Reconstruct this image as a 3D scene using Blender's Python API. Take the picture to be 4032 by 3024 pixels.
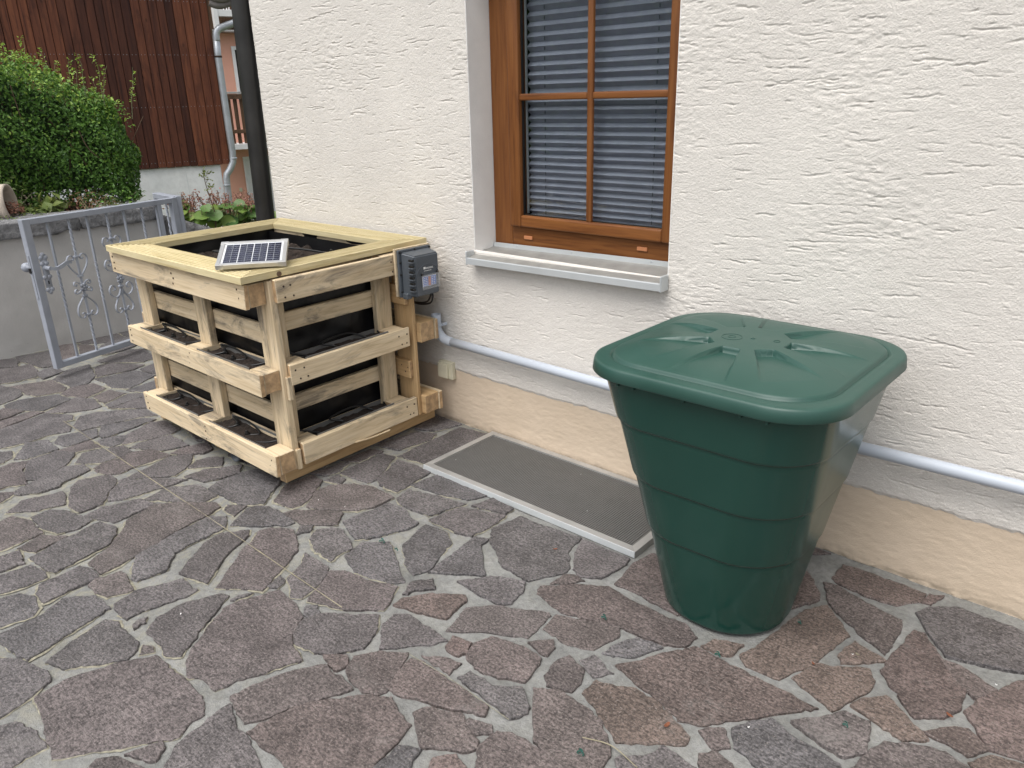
import bpy, bmesh, math, random
import numpy as np
from mathutils import Vector, Matrix

for o in list(bpy.data.objects): bpy.data.objects.remove(o, do_unlink=True)
SC = bpy.context.scene
COL = SC.collection
R = math.radians

# ------------------------------------------------------------------ camera
CAM = Vector((0.0, -2.5141, 1.55))
cam_d = bpy.data.cameras.new('camera'); cam_d.sensor_width = 36.0; cam_d.lens = 3030.0 / 4032.0 * 36.0
cam_d.clip_start = 0.05; cam_d.clip_end = 600.0
cam = bpy.data.objects.new('camera', cam_d); COL.objects.link(cam)
yaw, pit, rol = -0.73469654, 0.35507292, -0.02450646
fwd = Vector((math.sin(yaw)*math.cos(pit), math.cos(yaw)*math.cos(pit), -math.sin(pit)))
rt = Vector((math.cos(yaw), -math.sin(yaw), 0)); up = rt.cross(fwd)
r2 = rt*math.cos(rol) + up*math.sin(rol); u2 = -rt*math.sin(rol) + up*math.cos(rol)
M = Matrix((r2, u2, -fwd)).transposed().to_4x4(); M.translation = CAM
cam.matrix_world = M
SC.camera = cam

# ------------------------------------------------------------------ sky, sun, exposure
SUN_EL, SUN_AZ = R(66), R(180)       # azimuth of the light, clockwise from +y
sund = Vector((math.sin(SUN_AZ)*math.cos(SUN_EL), math.cos(SUN_AZ)*math.cos(SUN_EL), math.sin(SUN_EL)))
w = bpy.data.worlds.new('World'); SC.world = w; w.use_nodes = True
nt = w.node_tree; bg = nt.nodes['Background']
sky = nt.nodes.new('ShaderNodeTexSky'); sky.sky_type = 'NISHITA'; sky.sun_disc = False
sky.sun_elevation = SUN_EL; sky.sun_rotation = SUN_AZ; sky.air_density = 1.0; sky.dust_density = 4.0; sky.ozone_density = 1.0
hs = nt.nodes.new('ShaderNodeHueSaturation'); hs.inputs['Saturation'].default_value = 0.30
nt.links.new(sky.outputs[0], hs.inputs['Color']); nt.links.new(hs.outputs[0], bg.inputs['Color'])
bg.inputs['Strength'].default_value = 0.15
sl = bpy.data.lights.new('sun', 'SUN'); sl.energy = 1.3; sl.angle = R(50); sl.color = (1.0, 0.965, 0.92)
so = bpy.data.objects.new('sun', sl); COL.objects.link(so); so.location = (-3, -6, 9)
so.rotation_euler = (-sund).to_track_quat('-Z', 'Y').to_euler()
SC.view_settings.view_transform = 'Standard'; SC.view_settings.look = 'None'
SC.view_settings.exposure = 0.62; SC.view_settings.gamma = 1.0; SC.view_settings.use_curve_mapping = False
SC.render.engine = 'CYCLES'
SC.cycles.use_denoising = True
SC.cycles.max_bounces = 6; SC.cycles.diffuse_bounces = 3; SC.cycles.glossy_bounces = 3; SC.cycles.transparent_max_bounces = 12

# ------------------------------------------------------------------ object helpers
WL = {}                                # world location of each object (no object is rotated or scaled)
def reg(o, wl): WL[o.name] = Vector(wl)
def tag(o, label=None, cat=None, group=None, kind=None):
    if label: o['label'] = label
    if cat: o['category'] = cat
    if group: o['group'] = group
    if kind: o['kind'] = kind
    return o
def thing(name, loc, label, cat, group=None):
    o = bpy.data.objects.new(name, None); COL.objects.link(o); o.location = loc
    o.empty_display_size = 0.1; reg(o, loc)
    return tag(o, label, cat, group)
def O(name, vf, mat, parent=None, smooth=False, kind=None, label=None, mats=None, mi=None, origin=None):
    v, f = vf
    v = np.asarray(v, dtype=np.float64)
    c = (v.min(0) + v.max(0)) / 2 if origin is None else np.array(origin)
    me = bpy.data.meshes.new(name); me.from_pydata((v - c).tolist(), [], f if isinstance(f, list) else f.tolist())
    me.materials.append(mat)
    if mats:
        for m in mats: me.materials.append(m)
    if mi is not None: me.polygons.foreach_set('material_index', np.asarray(mi, dtype=np.int32))
    if smooth: me.polygons.foreach_set('use_smooth', np.ones(len(me.polygons), dtype=bool))
    me.update()
    o = bpy.data.objects.new(name, me); COL.objects.link(o)
    pl = WL[parent.name] if parent else Vector((0, 0, 0))
    o.location = Vector(c) - pl
    if parent: o.parent = parent
    reg(o, c)
    if kind: o['kind'] = kind
    if label: o['label'] = label
    return o
def inst(src, name, loc, parent):
    o = bpy.data.objects.new(name, src.data); COL.objects.link(o)
    pl = WL[parent.name]; o.parent = parent; o.location = Vector(loc) - pl; reg(o, loc)
    return o
def join(*vfs):
    V, F, n = [], [], 0
    for v, f in vfs:
        v = [tuple(p) for p in v]; V += v; F += [[i + n for i in q] for q in f]; n += len(v)
    return V, F
def box(x0, x1, y0, y1, z0, z1, b=0.002, jit=0.0, fn=None, seg=1):
    """bevelled box; jit makes its corners uneven; fn maps every vertex"""
    bm = bmesh.new()
    vs = [bm.verts.new((x, y, z)) for x in (x0, x1) for y in (y0, y1) for z in (z0, z1)]
    for q in ((0,1,3,2), (4,6,7,5), (0,4,5,1), (2,3,7,6), (0,2,6,4), (1,5,7,3)): bm.faces.new([vs[i] for i in q])
    if jit:
        for v in vs: v.co += Vector([random.uniform(-jit, jit) for _ in range(3)])
    bmesh.ops.recalc_face_normals(bm, faces=bm.faces)
    if b: bmesh.ops.bevel(bm, geom=bm.edges[:], offset=b, segments=seg, affect='EDGES', profile=0.6)
    bm.verts.index_update()
    V = [tuple(fn(v.co)) if fn else tuple(v.co) for v in bm.verts]; F = [[v.index for v in f.verts] for f in bm.faces]
    bm.free(); return V, F
def obox(o, ax, ay, az, x0, x1, y0, y1, z0, z1, b=0.002, jit=0.0):
    """box in a local frame o + x*ax + y*ay + z*az"""
    o, ax, ay, az = map(Vector, (o, ax, ay, az))
    return box(x0, x1, y0, y1, z0, z1, b, jit, fn=lambda c: o + ax*c[0] + ay*c[1] + az*c[2])
def cat(pts, n=8):
    P = [Vector(p) for p in pts]; out = []
    for i in range(len(P) - 1):
        a = P[i-1] if i else P[0]*2 - P[1]; b, c = P[i], P[i+1]; d = P[i+2] if i + 2 < len(P) else P[-1]*2 - P[-2]
        for k in range(n):
            t = k / n
            out.append(0.5*((2*b) + (c-a)*t + (2*a - 5*b + 4*c - d)*t*t + (3*b - a - 3*c + d)*t**3))
    out.append(P[-1]); return out
def sweep(path, prof, upv=None, cap=True, scale=None, twist=0.0):
    """sweep a closed 2-D profile [(a, b)] along a path"""
    P = [Vector(p) for p in path]; n = len(P); m = len(prof); V = []; F = []
    u = None
    for i, p in enumerate(P):
        t = (P[min(i+1, n-1)] - P[max(i-1, 0)]).normalized()
        if upv is not None: u = Vector(upv)
        elif u is None: u = Vector((0, 0, 1)) if abs(t.z) < 0.9 else Vector((1, 0, 0))
        u = (u - t*u.dot(t)).normalized(); s = t.cross(u)
        k = scale[i] if scale else 1.0
        a0 = twist * i
        for a, b in prof:
            aa = a*math.cos(a0) - b*math.sin(a0); bb = a*math.sin(a0) + b*math.cos(a0)
            V.append(tuple(p + (s*aa + u*bb)*k))
    for i in range(n - 1):
        for j in range(m):
            j2 = (j + 1) % m; F.append([i*m + j, i*m + j2, (i+1)*m + j2, (i+1)*m + j])
    if cap: F.append(list(range(m))[::-1]); F.append([(n-1)*m + j for j in range(m)])
    return V, F
def circ(r, n=12): return [(r*math.cos(2*math.pi*k/n), r*math.sin(2*math.pi*k/n)) for k in range(n)]
def rect(a, b): return [(-a/2, -b/2), (a/2, -b/2), (a/2, b/2), (-a/2, b/2)]
def tube(path, r, n=12, **k): return sweep(path, circ(r, n), **k)
def lathe(c, axis, prof, n=24, cap=True):
    """profile [(r, h)] turned round an axis through c"""
    ax = Vector(axis).normalized(); u = Vector((0, 0, 1)) if abs(ax.z) < .9 else Vector((1, 0, 0)); u = (u - ax*u.dot(ax)).normalized(); s = ax.cross(u)
    V, F = [], []
    for r, h in prof:
        for k in range(n):
            a = 2*math.pi*k/n; V.append(tuple(Vector(c) + ax*h + (u*math.cos(a) + s*math.sin(a))*r))
    for i in range(len(prof) - 1):
        for k in range(n):
            k2 = (k+1) % n; F.append([i*n+k, i*n+k2, (i+1)*n+k2, (i+1)*n+k])
    if cap: F.append(list(range(n))[::-1]); F.append([(len(prof)-1)*n+k for k in range(n)])
    return V, F
def prism(poly, z0, z1):
    n = len(poly); V = [(x, y, z0) for x, y in poly] + [(x, y, z1) for x, y in poly]
    F = [[i, (i+1) % n, n + (i+1) % n, n + i] for i in range(n)] + [list(range(n))[::-1], [n + i for i in range(n)]]
    return V, F
def gridmesh(name, X, Y, Z, mat, parent, smooth=True, mask=None):
    """fast mesh from 2-D coordinate arrays"""
    nr, nc = X.shape
    co = np.stack([X, Y, Z], -1).reshape(-1, 3)
    idx = np.arange(nr*nc).reshape(nr, nc)
    q = np.stack([idx[:-1, :-1], idx[:-1, 1:], idx[1:, 1:], idx[1:, :-1]], -1).reshape(-1, 4)
    if mask is not None: q = q[mask.reshape(-1)]
    c = (co.min(0) + co.max(0)) / 2
    me = bpy.data.meshes.new(name)
    me.vertices.add(len(co)); me.vertices.foreach_set('co', (co - c).astype(np.float32).ravel())
    me.loops.add(q.size); me.loops.foreach_set('vertex_index', q.astype(np.int32).ravel())
    me.polygons.add(len(q)); me.polygons.foreach_set('loop_start', (np.arange(len(q))*4).astype(np.int32))
    me.polygons.foreach_set('use_smooth', np.full(len(q), smooth))
    me.materials.append(mat); me.update(calc_edges=True)
    o = bpy.data.objects.new(name, me); COL.objects.link(o)
    pl = WL[parent.name] if parent else Vector((0, 0, 0)); o.location = Vector(c) - pl
    if parent: o.parent = parent
    reg(o, c); return o
RNG = np.random.default_rng(7)
def vnoise(nr, nc, sr, sc, seed):
    """smooth value noise on an nr x nc grid, cell size sr x sc grid steps, range about -1..1"""
    g = np.random.default_rng(seed).uniform(-1, 1, (int(nr/sr) + 3, int(nc/sc) + 3))
    r = np.arange(nr)/sr; c = np.arange(nc)/sc
    r0 = r.astype(int); c0 = c.astype(int); fr = r - r0; fc = c - c0
    fr = fr*fr*(3 - 2*fr); fc = fc*fc*(3 - 2*fc)
    A = g[np.ix_(r0, c0)]; B = g[np.ix_(r0, c0+1)]; Cc = g[np.ix_(r0+1, c0)]; D = g[np.ix_(r0+1, c0+1)]
    fr = fr[:, None]; fc = fc[None]
    return (A*(1-fc) + B*fc)*(1-fr) + (Cc*(1-fc) + D*fc)*fr

# ------------------------------------------------------------------ material helpers
class NT:
    def __init__(s, name):
        s.m = bpy.data.materials.new(name); s.m.use_nodes = True; s.t = s.m.node_tree
        s.b = s.t.nodes['Principled BSDF']; s.out = s.t.nodes['Material Output']
    def n(s, typ, ins=None, **pr):
        nd = s.t.nodes.new('ShaderNode' + typ)
        for k, v in pr.items(): setattr(nd, k, v)
        for k, v in (ins or {}).items(): s.set(nd.inputs[k], v)
        return nd
    def set(s, sock, v):
        if isinstance(v, bpy.types.NodeSocket): s.t.links.new(v, sock)
        elif isinstance(v, tuple) and len(v) == 3 and sock.type == 'RGBA': sock.default_value = (*v, 1)
        else: sock.default_value = v
    def P(s, **k):
        for a, v in k.items(): s.set(s.b.inputs[a.replace('_', ' ')], v)
    def ramp(s, fac, *stops):
        r = s.n('ValToRGB', {'Fac': fac}); e = r.color_ramp.elements
        while len(e) < len(stops): e.new(0.5)
        for q, (p, c) in zip(e, stops):
            q.position = p; q.color = (*c, 1) if isinstance(c, tuple) else (c, c, c, 1)
        return r.outputs[0]
    def mix(s, fac, a, b, mode='MIX'):
        m = s.n('Mix', data_type='RGBA', blend_type=mode)
        s.set(m.inputs[0], fac); s.set(m.inputs[6], a); s.set(m.inputs[7], b); return m.outputs[2]
    def noise(s, vec, scale, detail=4, rough=0.55, dist=0.0):
        return s.n('TexNoise', {'Vector': vec, 'Scale': scale, 'Detail': detail, 'Roughness': rough, 'Distortion': dist}).outputs['Fac']
    def math(s, op, a, b=0.0):
        m = s.n('Math', operation=op); s.set(m.inputs[0], a); s.set(m.inputs[1], b); return m.outputs[0]
    def coord(s, kind='Object', scale=(1, 1, 1), rnd=0.0):
        v = s.n('TexCoord').outputs[kind]
        if rnd:
            r = s.n('ObjectInfo').outputs['Random']
            c = s.n('CombineXYZ', {'X': s.math('MULTIPLY', r, rnd), 'Y': s.math('MULTIPLY', r, rnd*1.7), 'Z': s.math('MULTIPLY', r, rnd*0.6)}).outputs[0]
            v = s.n('VectorMath', {0: v, 1: c}, operation='ADD').outputs[0]
        return s.n('Mapping', {'Vector': v, 'Scale': scale}).outputs[0]
    def bump(s, h, strength=0.3, dist=0.005, nrm=None):
        b = s.n('Bump', {'Height': h, 'Strength': strength, 'Distance': dist})
        if nrm is not None: s.set(b.inputs['Normal'], nrm)
        return b.outputs[0]
def plain(name, col, rough=0.6, metal=0.0, var=0.08, scale=8.0, bump=0.0, bscale=60.0, spec=None):
    k = NT(name); c = k.coord(rnd=30.0)
    f = k.noise(c, scale, 5)
    lo = tuple(x*(1-var*1.6) for x in col); hi = tuple(min(1, x*(1+var)) for x in col)
    k.P(Base_Color=k.ramp(f, (0.3, lo), (0.7, hi)), Roughness=rough, Metallic=metal)
    if spec is not None: k.P(Specular_IOR_Level=spec)
    if bump: k.P(Normal=k.bump(k.noise(c, bscale, 5), bump, 0.004))
    return k.m
def wood(name, axis, light, mid, dark, rough=0.75, stain=0.5, gscale=9.0, bump=0.25, knots=True, pv=(.9, 1.0, 1.08)):
    k = NT(name); sc = [gscale*6]*3; sc[axis] = gscale*0.35
    c = k.coord(scale=tuple(sc), rnd=40.0)
    g = k.noise(c, 1.0, 6, 0.6, 0.6)
    col = k.ramp(g, (0.28, dark), (0.45, mid), (0.68, light))
    rb = k.n('ObjectInfo').outputs['Random']
    col = k.mix(1.0, col, k.ramp(rb, (0.0, pv[0]), (.5, pv[1]), (1.0, pv[2])), 'MULTIPLY')
    fine = [150.0]*3; fine[axis] = 4.0
    fg = k.noise(k.coord(scale=tuple(fine), rnd=40.0), 1.0, 3, 0.6)
    col = k.mix(0.28, col, k.ramp(fg, (0.3, 0.55), (0.6, 1.0)), 'MULTIPLY')
    if stain:
        ss = [9.0]*3; ss[axis] = 2.2
        sm = k.noise(k.coord(scale=tuple(ss), rnd=55.0), 1.0, 6, 0.7, 0.8)
        sf = k.math('MULTIPLY', k.ramp(sm, (0.52, 0.0), (0.62, 1.0)), k.math('MULTIPLY', stain, k.ramp(fg, (.35, .35), (.6, 1.0))))
        col = k.mix(sf, col, (mid[0]*.27, mid[1]*.29, mid[2]*.36))
    if knots:
        ks = [5.0]*3; ks[axis] = 2.2
        vo = k.n('TexVoronoi', {'Vector': k.coord(scale=tuple(ks), rnd=60.0), 'Scale': 1.0})
        col = k.mix(k.ramp(vo.outputs['Distance'], (0.035, 0.8), (0.085, 0.0)), col, tuple(x*0.35 for x in mid))
    k.P(Base_Color=col, Roughness=rough, Specular_IOR_Level=0.3, Normal=k.bump(k.math('ADD', g, k.math('MULTIPLY', fg, 0.6)), bump, 0.0025))
    return k.m
MT = {}
def mats():
    # stucco
    k = NT('stucco'); c = k.coord()
    f = k.noise(c, 2.2, 5); f2 = k.noise(c, 90, 4)
    col = k.ramp(f, (0.3, (0.70, 0.665, 0.615)), (0.7, (0.76, 0.725, 0.67)))
    col = k.mix(0.10, col, k.ramp(f2, (0.35, 0.5), (0.65, 1.0)), 'MULTIPLY')
    k.P(Base_Color=col, Roughness=0.92, Specular_IOR_Level=0.15, Normal=k.bump(k.math('ADD', k.noise(c, 160, 5), k.math('MULTIPLY', k.noise(c, 420, 2), .5)), 0.8, 0.004))
    MT['stucco'] = k.m
    k = NT('plinth_paint'); c = k.coord(); f = k.noise(c, 3, 5)
    col = k.ramp(f, (0.3, (0.60, 0.49, 0.37)), (0.7, (0.67, 0.555, 0.43)))
    blotch = k.noise(c, 14, 6, .65)
    zz = k.n('SeparateXYZ', {'Vector': k.n('NewGeometry').outputs['Position']}).outputs['Z']
    low = k.n('MapRange', {'Value': zz, 'From Min': 0.0, 'From Max': 0.05, 'To Min': 1.0, 'To Max': 0.0}).outputs[0]
    col = k.mix(k.math('MULTIPLY', low, k.ramp(blotch, (.4, 0.0), (.65, .55))), col, (0.22, 0.18, 0.14))  # patchy darker brown towards the ground
    k.P(Base_Color=col, Roughness=0.9, Specular_IOR_Level=0.15, Normal=k.bump(k.noise(c, 220, 5), 0.5, 0.0025)); MT['plinth'] = k.m
    MT['reveal'] = plain('reveal_plaster', (0.84, 0.83, 0.80), 0.85, var=.04, bump=.3, bscale=120)
    # flagstone: colour per stone from object colour
    k = NT('porphyry_stone'); oc = k.n('ObjectInfo').outputs['Color']; c = k.coord(rnd=30)
    f = k.noise(c, 9, 6, .6); f2 = k.noise(c, 130, 4, .65); f3 = k.noise(k.coord(scale=(1, 3.2, 1), rnd=20), 45, 5, .65)
    col = k.mix(1.0, oc, k.ramp(f, (.3, .68), (.7, 1.28)), 'MULTIPLY')
    col = k.mix(.95, col, k.ramp(f2, (.36, .42), (.60, 1.45)), 'MULTIPLY')
    col = k.mix(.75, col, k.ramp(f3, (.35, .55), (.62, 1.35)), 'MULTIPLY')
    col = k.mix(k.ramp(k.noise(c, 170, 2, .5), (.62, 0.0), (.70, .6)), col, (.30, .27, .25))
    col = k.mix(k.ramp(k.noise(c, 5, 5, .7), (.60, 0.0), (.78, .45)), col, (.24, .225, .215))
    hgt = k.math('ADD', k.math('MULTIPLY', f3, 1.0), k.math('MULTIPLY', f2, .7))
    k.P(Base_Color=col, Roughness=k.ramp(f, (.3, .50), (.7, .68)), Specular_IOR_Level=.42, Normal=k.bump(hgt, .75, .006)); MT['stone'] = k.m
    k = NT('mortar'); c = k.coord(); f = k.noise(c, 5, 6, .6); f2 = k.noise(c, 55, 5, .65)
    col = k.ramp(f, (.3, (.17, .172, .165)), (.7, (.295, .297, .285)))
    col = k.mix(.5, col, k.ramp(f2, (.32, .55), (.62, 1.15)), 'MULTIPLY')
    px = k.n('SeparateXYZ', {'Vector': k.n('NewGeometry').outputs['Position']}).outputs['X']
    lf = k.n('MapRange', {'Value': px, 'From Min': -3.0, 'From Max': -1.6, 'To Min': 1.0, 'To Max': 0.12}).outputs[0]
    col = k.mix(k.math('MULTIPLY', lf, k.ramp(k.noise(c, 17, 6, .7, .6), (.46, 0.0), (.62, .75))), col, (.31, .295, .225))
    k.P(Base_Color=col, Roughness=.92, Specular_IOR_Level=.15, Normal=k.bump(k.math('ADD', f2, k.noise(c, 190, 3)), .6, .006)); MT['mortar'] = k.m
    # farther pavement
    k = NT('paving'); c = k.coord(); v = k.n('TexVoronoi', {'Vector': c, 'Scale': 3.2}, feature='DISTANCE_TO_EDGE'); v2 = k.n('TexVoronoi', {'Vector': c, 'Scale': 3.2})
    col = k.mix(k.ramp(v.outputs['Distance'], (.03, 0.0), (.05, 1.0)), (.27, .27, .245), k.mix(.3, (.12, .103, .103), v2.outputs['Color'], 'SOFT_LIGHT'))
    k.P(Base_Color=k.mix(.5, col, k.ramp(k.noise(c, 90, 4), (.3, .6), (.65, 1.2)), 'MULTIPLY'), Roughness=.8); MT['paving'] = k.m
    for i, a in enumerate('xyz'):
        MT['pal_' + a] = wood('pallet_wood_' + a, i, (.745, .62, .435), (.655, .525, .345), (.48, .37, .23), .8, .85)
        MT['rim_' + a] = wood('decking_wood_' + a, i, (.66, .575, .36), (.58, .495, .285), (.46, .37, .19), .7, .0, 9.0, .2)
        MT['skid_' + a] = wood('skid_wood_' + a, i, (.66, .46, .245), (.58, .39, .20), (.46, .29, .14), .75, .12, 7, .15)
    MT['end'] = plain('sawn_end_grain', (.50, .335, .185), .85, var=.25, scale=35, bump=.4, bscale=120)
    MT['frame'] = wood('window_oak_foil', 2, (.235, .092, .026), (.180, .066, .019), (.105, .036, .011), .38, 0, 10, .06, False)
    MT['frame_x'] = wood('window_oak_foil_x', 0, (.235, .092, .026), (.180, .066, .019), (.105, .036, .011), .38, 0, 10, .06, False)
    MT['barn'] = wood('barn_plank', 2, (.185, .066, .033), (.128, .043, .023), (.055, .019, .013), .6, .6, 4, .3, True, ((.42, .40, .46), (.88, .86, .88), (1.28, 1.25, 1.15)))
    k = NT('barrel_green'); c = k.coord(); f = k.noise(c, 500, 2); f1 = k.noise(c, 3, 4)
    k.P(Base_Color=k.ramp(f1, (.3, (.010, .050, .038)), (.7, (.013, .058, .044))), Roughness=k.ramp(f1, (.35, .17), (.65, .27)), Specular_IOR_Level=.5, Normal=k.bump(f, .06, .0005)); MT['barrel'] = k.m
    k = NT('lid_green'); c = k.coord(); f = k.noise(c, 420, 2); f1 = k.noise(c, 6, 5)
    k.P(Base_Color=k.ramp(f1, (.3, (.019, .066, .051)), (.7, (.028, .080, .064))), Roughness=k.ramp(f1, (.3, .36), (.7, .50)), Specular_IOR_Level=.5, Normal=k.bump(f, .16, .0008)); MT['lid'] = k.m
    MT['alu'] = plain('anodised_aluminium', (.56, .56, .55), .42, .75, .05, 3)
    MT['sill_front'] = plain('sill_edge_metal', (.52, .545, .55), .4, .2, .05, 5)
    MT['sill_top'] = plain('dusty_sill_metal', (.31, .305, .285), .5, .25, .12, 14)
    MT['alu_mat'] = plain('dull_aluminium', (.47, .465, .45), .5, .55, .1, 9)
    MT['galv'] = plain('galvanised_steel', (.50, .53, .56), .42, .6, .12, 7)
    MT['mesh'] = plain('grate_wire', (.17, .167, .16), .6, .2, .04, 20)
    MT['pit'] = plain('shaft_dark', (.035, .034, .033), .95)
    MT['gate'] = plain('grey_blue_paint', (.335, .36, .41), .42, 0, .07, 12, .12, 40)
    MT['pvc'] = plain('light_grey_pvc', (.50, .545, .61), .45, 0, .03, 4)
    MT['pipe_dark'] = plain('dark_downpipe', (.028, .027, .026), .45, .2, .25, 5)
    MT['liner'] = plain('black_liner', (.007, .007, .008), .42, 0, .3, 10, .2, 14, spec=.3)
    MT['rubber'] = plain('black_plastic', (.012, .012, .012), .35, 0, .1)
    k = NT('potting_soil'); c = k.coord(rnd=9); f = k.noise(c, 60, 6, .7)
    k.P(Base_Color=k.ramp(f, (.3, (.010, .007, .005)), (.62, (.038, .025, .018)), (.78, (.075, .052, .037))), Roughness=.95, Normal=k.bump(f, 1.0, .012)); MT['soil'] = k.m
    MT['box'] = plain('dark_grey_abs', (.072, .084, .098), .45, 0, .06, 6, .05, 200)
    MT['white'] = plain('white_paint', (.80, .80, .79), .6, 0, .04)
    MT['cream'] = plain('aged_cream_plastic', (.66, .62, .47), .45, 0, .06, 14)
    MT['whiteprint'] = plain('white_print', (.78, .78, .76), .6, 0, .0)
    MT['lcd'] = plain('display_blue', (.10, .19, .55), .3, 0, .12, 40)
    MT['lcdred'] = plain('display_orange', (.55, .20, .12), .3, 0, .15, 60)
    MT['label'] = plain('display_pale', (.42, .45, .55), .3, 0, .1, 30)
    k = NT('clear_cover'); k.P(Base_Color=(.8, .8, .8), Roughness=.12, Alpha=.12, Specular_IOR_Level=.5); MT['clear'] = k.m
    MT['cell'] = plain('solar_cell', (.010, .012, .035), .14, 0, .3, 30)
    MT['cellback'] = plain('solar_backsheet', (.70, .72, .74), .3, 0, .03)
    MT['busbar'] = plain('solder_tin', (.50, .52, .54), .3, .6, .03)
    MT['ochre'] = plain('weep_cap_plastic', (.50, .20, .085), .5, 0, .05)
    k = NT('blind_fabric'); c = k.coord()
    k.P(Base_Color=k.ramp(k.noise(c, 14, 5), (.3, (.365, .36, .415)), (.7, (.415, .41, .47))), Roughness=.85, Specular_IOR_Level=.2); MT['blind'] = k.m
    # window glass: clear sheet with fresnel reflection
    k = NT('window_glass'); tr = k.n('BsdfTransparent', {'Color': (.80, .83, .84)}); gl = k.n('BsdfGlossy', {'Roughness': .015, 'Color': (.9, .92, .93)})
    fr = k.n('LayerWeight', {'Blend': .5}); mx = k.n('MixShader', {'Fac': k.math('ADD', .04, k.math('MULTIPLY', .96, k.math('POWER', fr.outputs['Facing'], 5.0))), 1: tr.outputs[0], 2: gl.outputs[0]})
    k.t.links.new(mx.outputs[0], k.out.inputs[0]); MT['glass'] = k.m
    MT['dark'] = plain('dark_interior', (.02, .02, .022), .9)
    k = NT('grey_render'); c = k.coord(); f = k.noise(c, 3, 6); f2 = k.noise(c, 26, 5, .7)
    col = k.ramp(f, (.3, (.42, .41, .39)), (.7, (.52, .505, .485)))
    col = k.mix(k.ramp(f2, (.70, 0.0), (.73, .85)), col, (.62, .60, .57)); col = k.mix(k.ramp(k.noise(c, 40, 2), (.74, 0.0), (.77, .8)), col, (.07, .06, .05))
    k.P(Base_Color=col, Roughness=.9, Normal=k.bump(f2, .3, .006)); MT['grey_render'] = k.m
    k = NT('rough_granite'); c = k.coord(rnd=20); f = k.noise(c, 28, 8, .7); f2 = k.noise(c, 7, 4)
    k.P(Base_Color=k.mix(.6, k.ramp(f2, (.3, (.20, .20, .205)), (.7, (.33, .33, .335))), k.ramp(f, (.35, .4), (.65, 1.3)), 'MULTIPLY'), Roughness=.9, Normal=k.bump(f, 1.0, .03)); MT['granite'] = k.m
    k = NT('garden_soil'); c = k.coord(); f = k.noise(c, 25, 6, .7); k.P(Base_Color=k.ramp(f, (.3, (.03, .02, .013)), (.7, (.10, .07, .045))), Roughness=.95, Normal=k.bump(f, 1, .03)); MT['earth'] = k.m
    k = NT('grass_ground'); c = k.coord(); f = k.noise(c, 1.5, 8, .7); k.P(Base_Color=k.ramp(f, (.3, (.04, .06, .02)), (.7, (.09, .10, .045))), Roughness=.95); MT['ground'] = k.m
    k = NT('concrete'); c = k.coord(); f = k.noise(c, 1.6, 7, .6); f2 = k.noise(c, 9, 6, .7)
    k.P(Base_Color=k.mix(.35, k.ramp(f, (.3, (.66, .68, .68)), (.7, (.80, .81, .80))), k.ramp(f2, (.3, .6), (.6, 1.05)), 'MULTIPLY'), Roughness=.85); MT['concrete'] = k.m
    MT['pink'] = plain('pink_render', (.80, .43, .32), .9, 0, .04, 2)
    MT['oldwood'] = wood('balcony_wood', 2, (.16, .095, .055), (.10, .058, .035), (.045, .026, .017), .8, .3, 6, .3)
    MT['oldwood_x'] = wood('balcony_wood_x', 1, (.16, .095, .055), (.10, .058, .035), (.045, .026, .017), .8, .3, 6, .3)
    MT['tiles'] = plain('grey_roof_sheet', (.22, .20, .19), .8, 0, .2, 3)
    MT['terracotta'] = plain('pale_clay', (.50, .43, .36), .85, 0, .15, 14, .3, 60)
    MT['twig'] = plain('twig_bark', (.13, .085, .055), .9, 0, .2, 30)
    MT['twig_green'] = plain('green_stem', (.20, .21, .11), .8, 0, .2, 30)
    MT['dry'] = plain('dry_red_brown', (.13, .065, .05), .9, 0, .35, 40)
    MT['rust'] = plain('rust_nail', (.05, .032, .022), .8, 0, .3, 60)
    MT['crust'] = plain('pale_joint_crust', (.27, .255, .195), .9, 0, .3, 60, .4, 120)
    MT['darkcore'] = plain('dark_hedge_core', (.03, .065, .018), .9, 0, .5, 25, 1.0, 40)  # dark green of the solid hedge core, inner shade put into the colour
    MT['straw'] = plain('sawdust', (.29, .26, .18), .9, 0, .2, 50)
    def leaf(name, a, b, cc, rough=.45):
        k = NT(name); at = k.n('Attribute', attribute_name='rnd').outputs['Fac']
        col = k.ramp(at, (0.0, a), (.5, b), (1.0, cc))
        k.P(Base_Color=col, Roughness=rough, Specular_IOR_Level=.4)
        tl = k.n('BsdfTranslucent', {'Color': col}); mx = k.n('MixShader', {'Fac': .25, 1: k.b.outputs[0], 2: tl.outputs[0]})
        k.t.links.new(mx.outputs[0], k.out.inputs[0]); return k.m
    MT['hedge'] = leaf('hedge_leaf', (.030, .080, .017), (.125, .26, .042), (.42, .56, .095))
    MT['berg'] = leaf('bergenia_leaf', (.06, .14, .035), (.13, .24, .05), (.27, .36, .07))
    MT['bedleaf'] = leaf('bed_leaf', (.05, .09, .025), (.12, .17, .04), (.24, .27, .07), .6)
    MT['flower'] = leaf('faded_flower', (.20, .09, .06), (.34, .19, .12), (.50, .24, .22), .8)
    MT['green_curl'] = plain('green_plastic_curl', (.025, .10, .08), .4)
    MT['orange_leaf'] = plain('dry_orange_leaf', (.19, .065, .03), .8)
mats()

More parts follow.
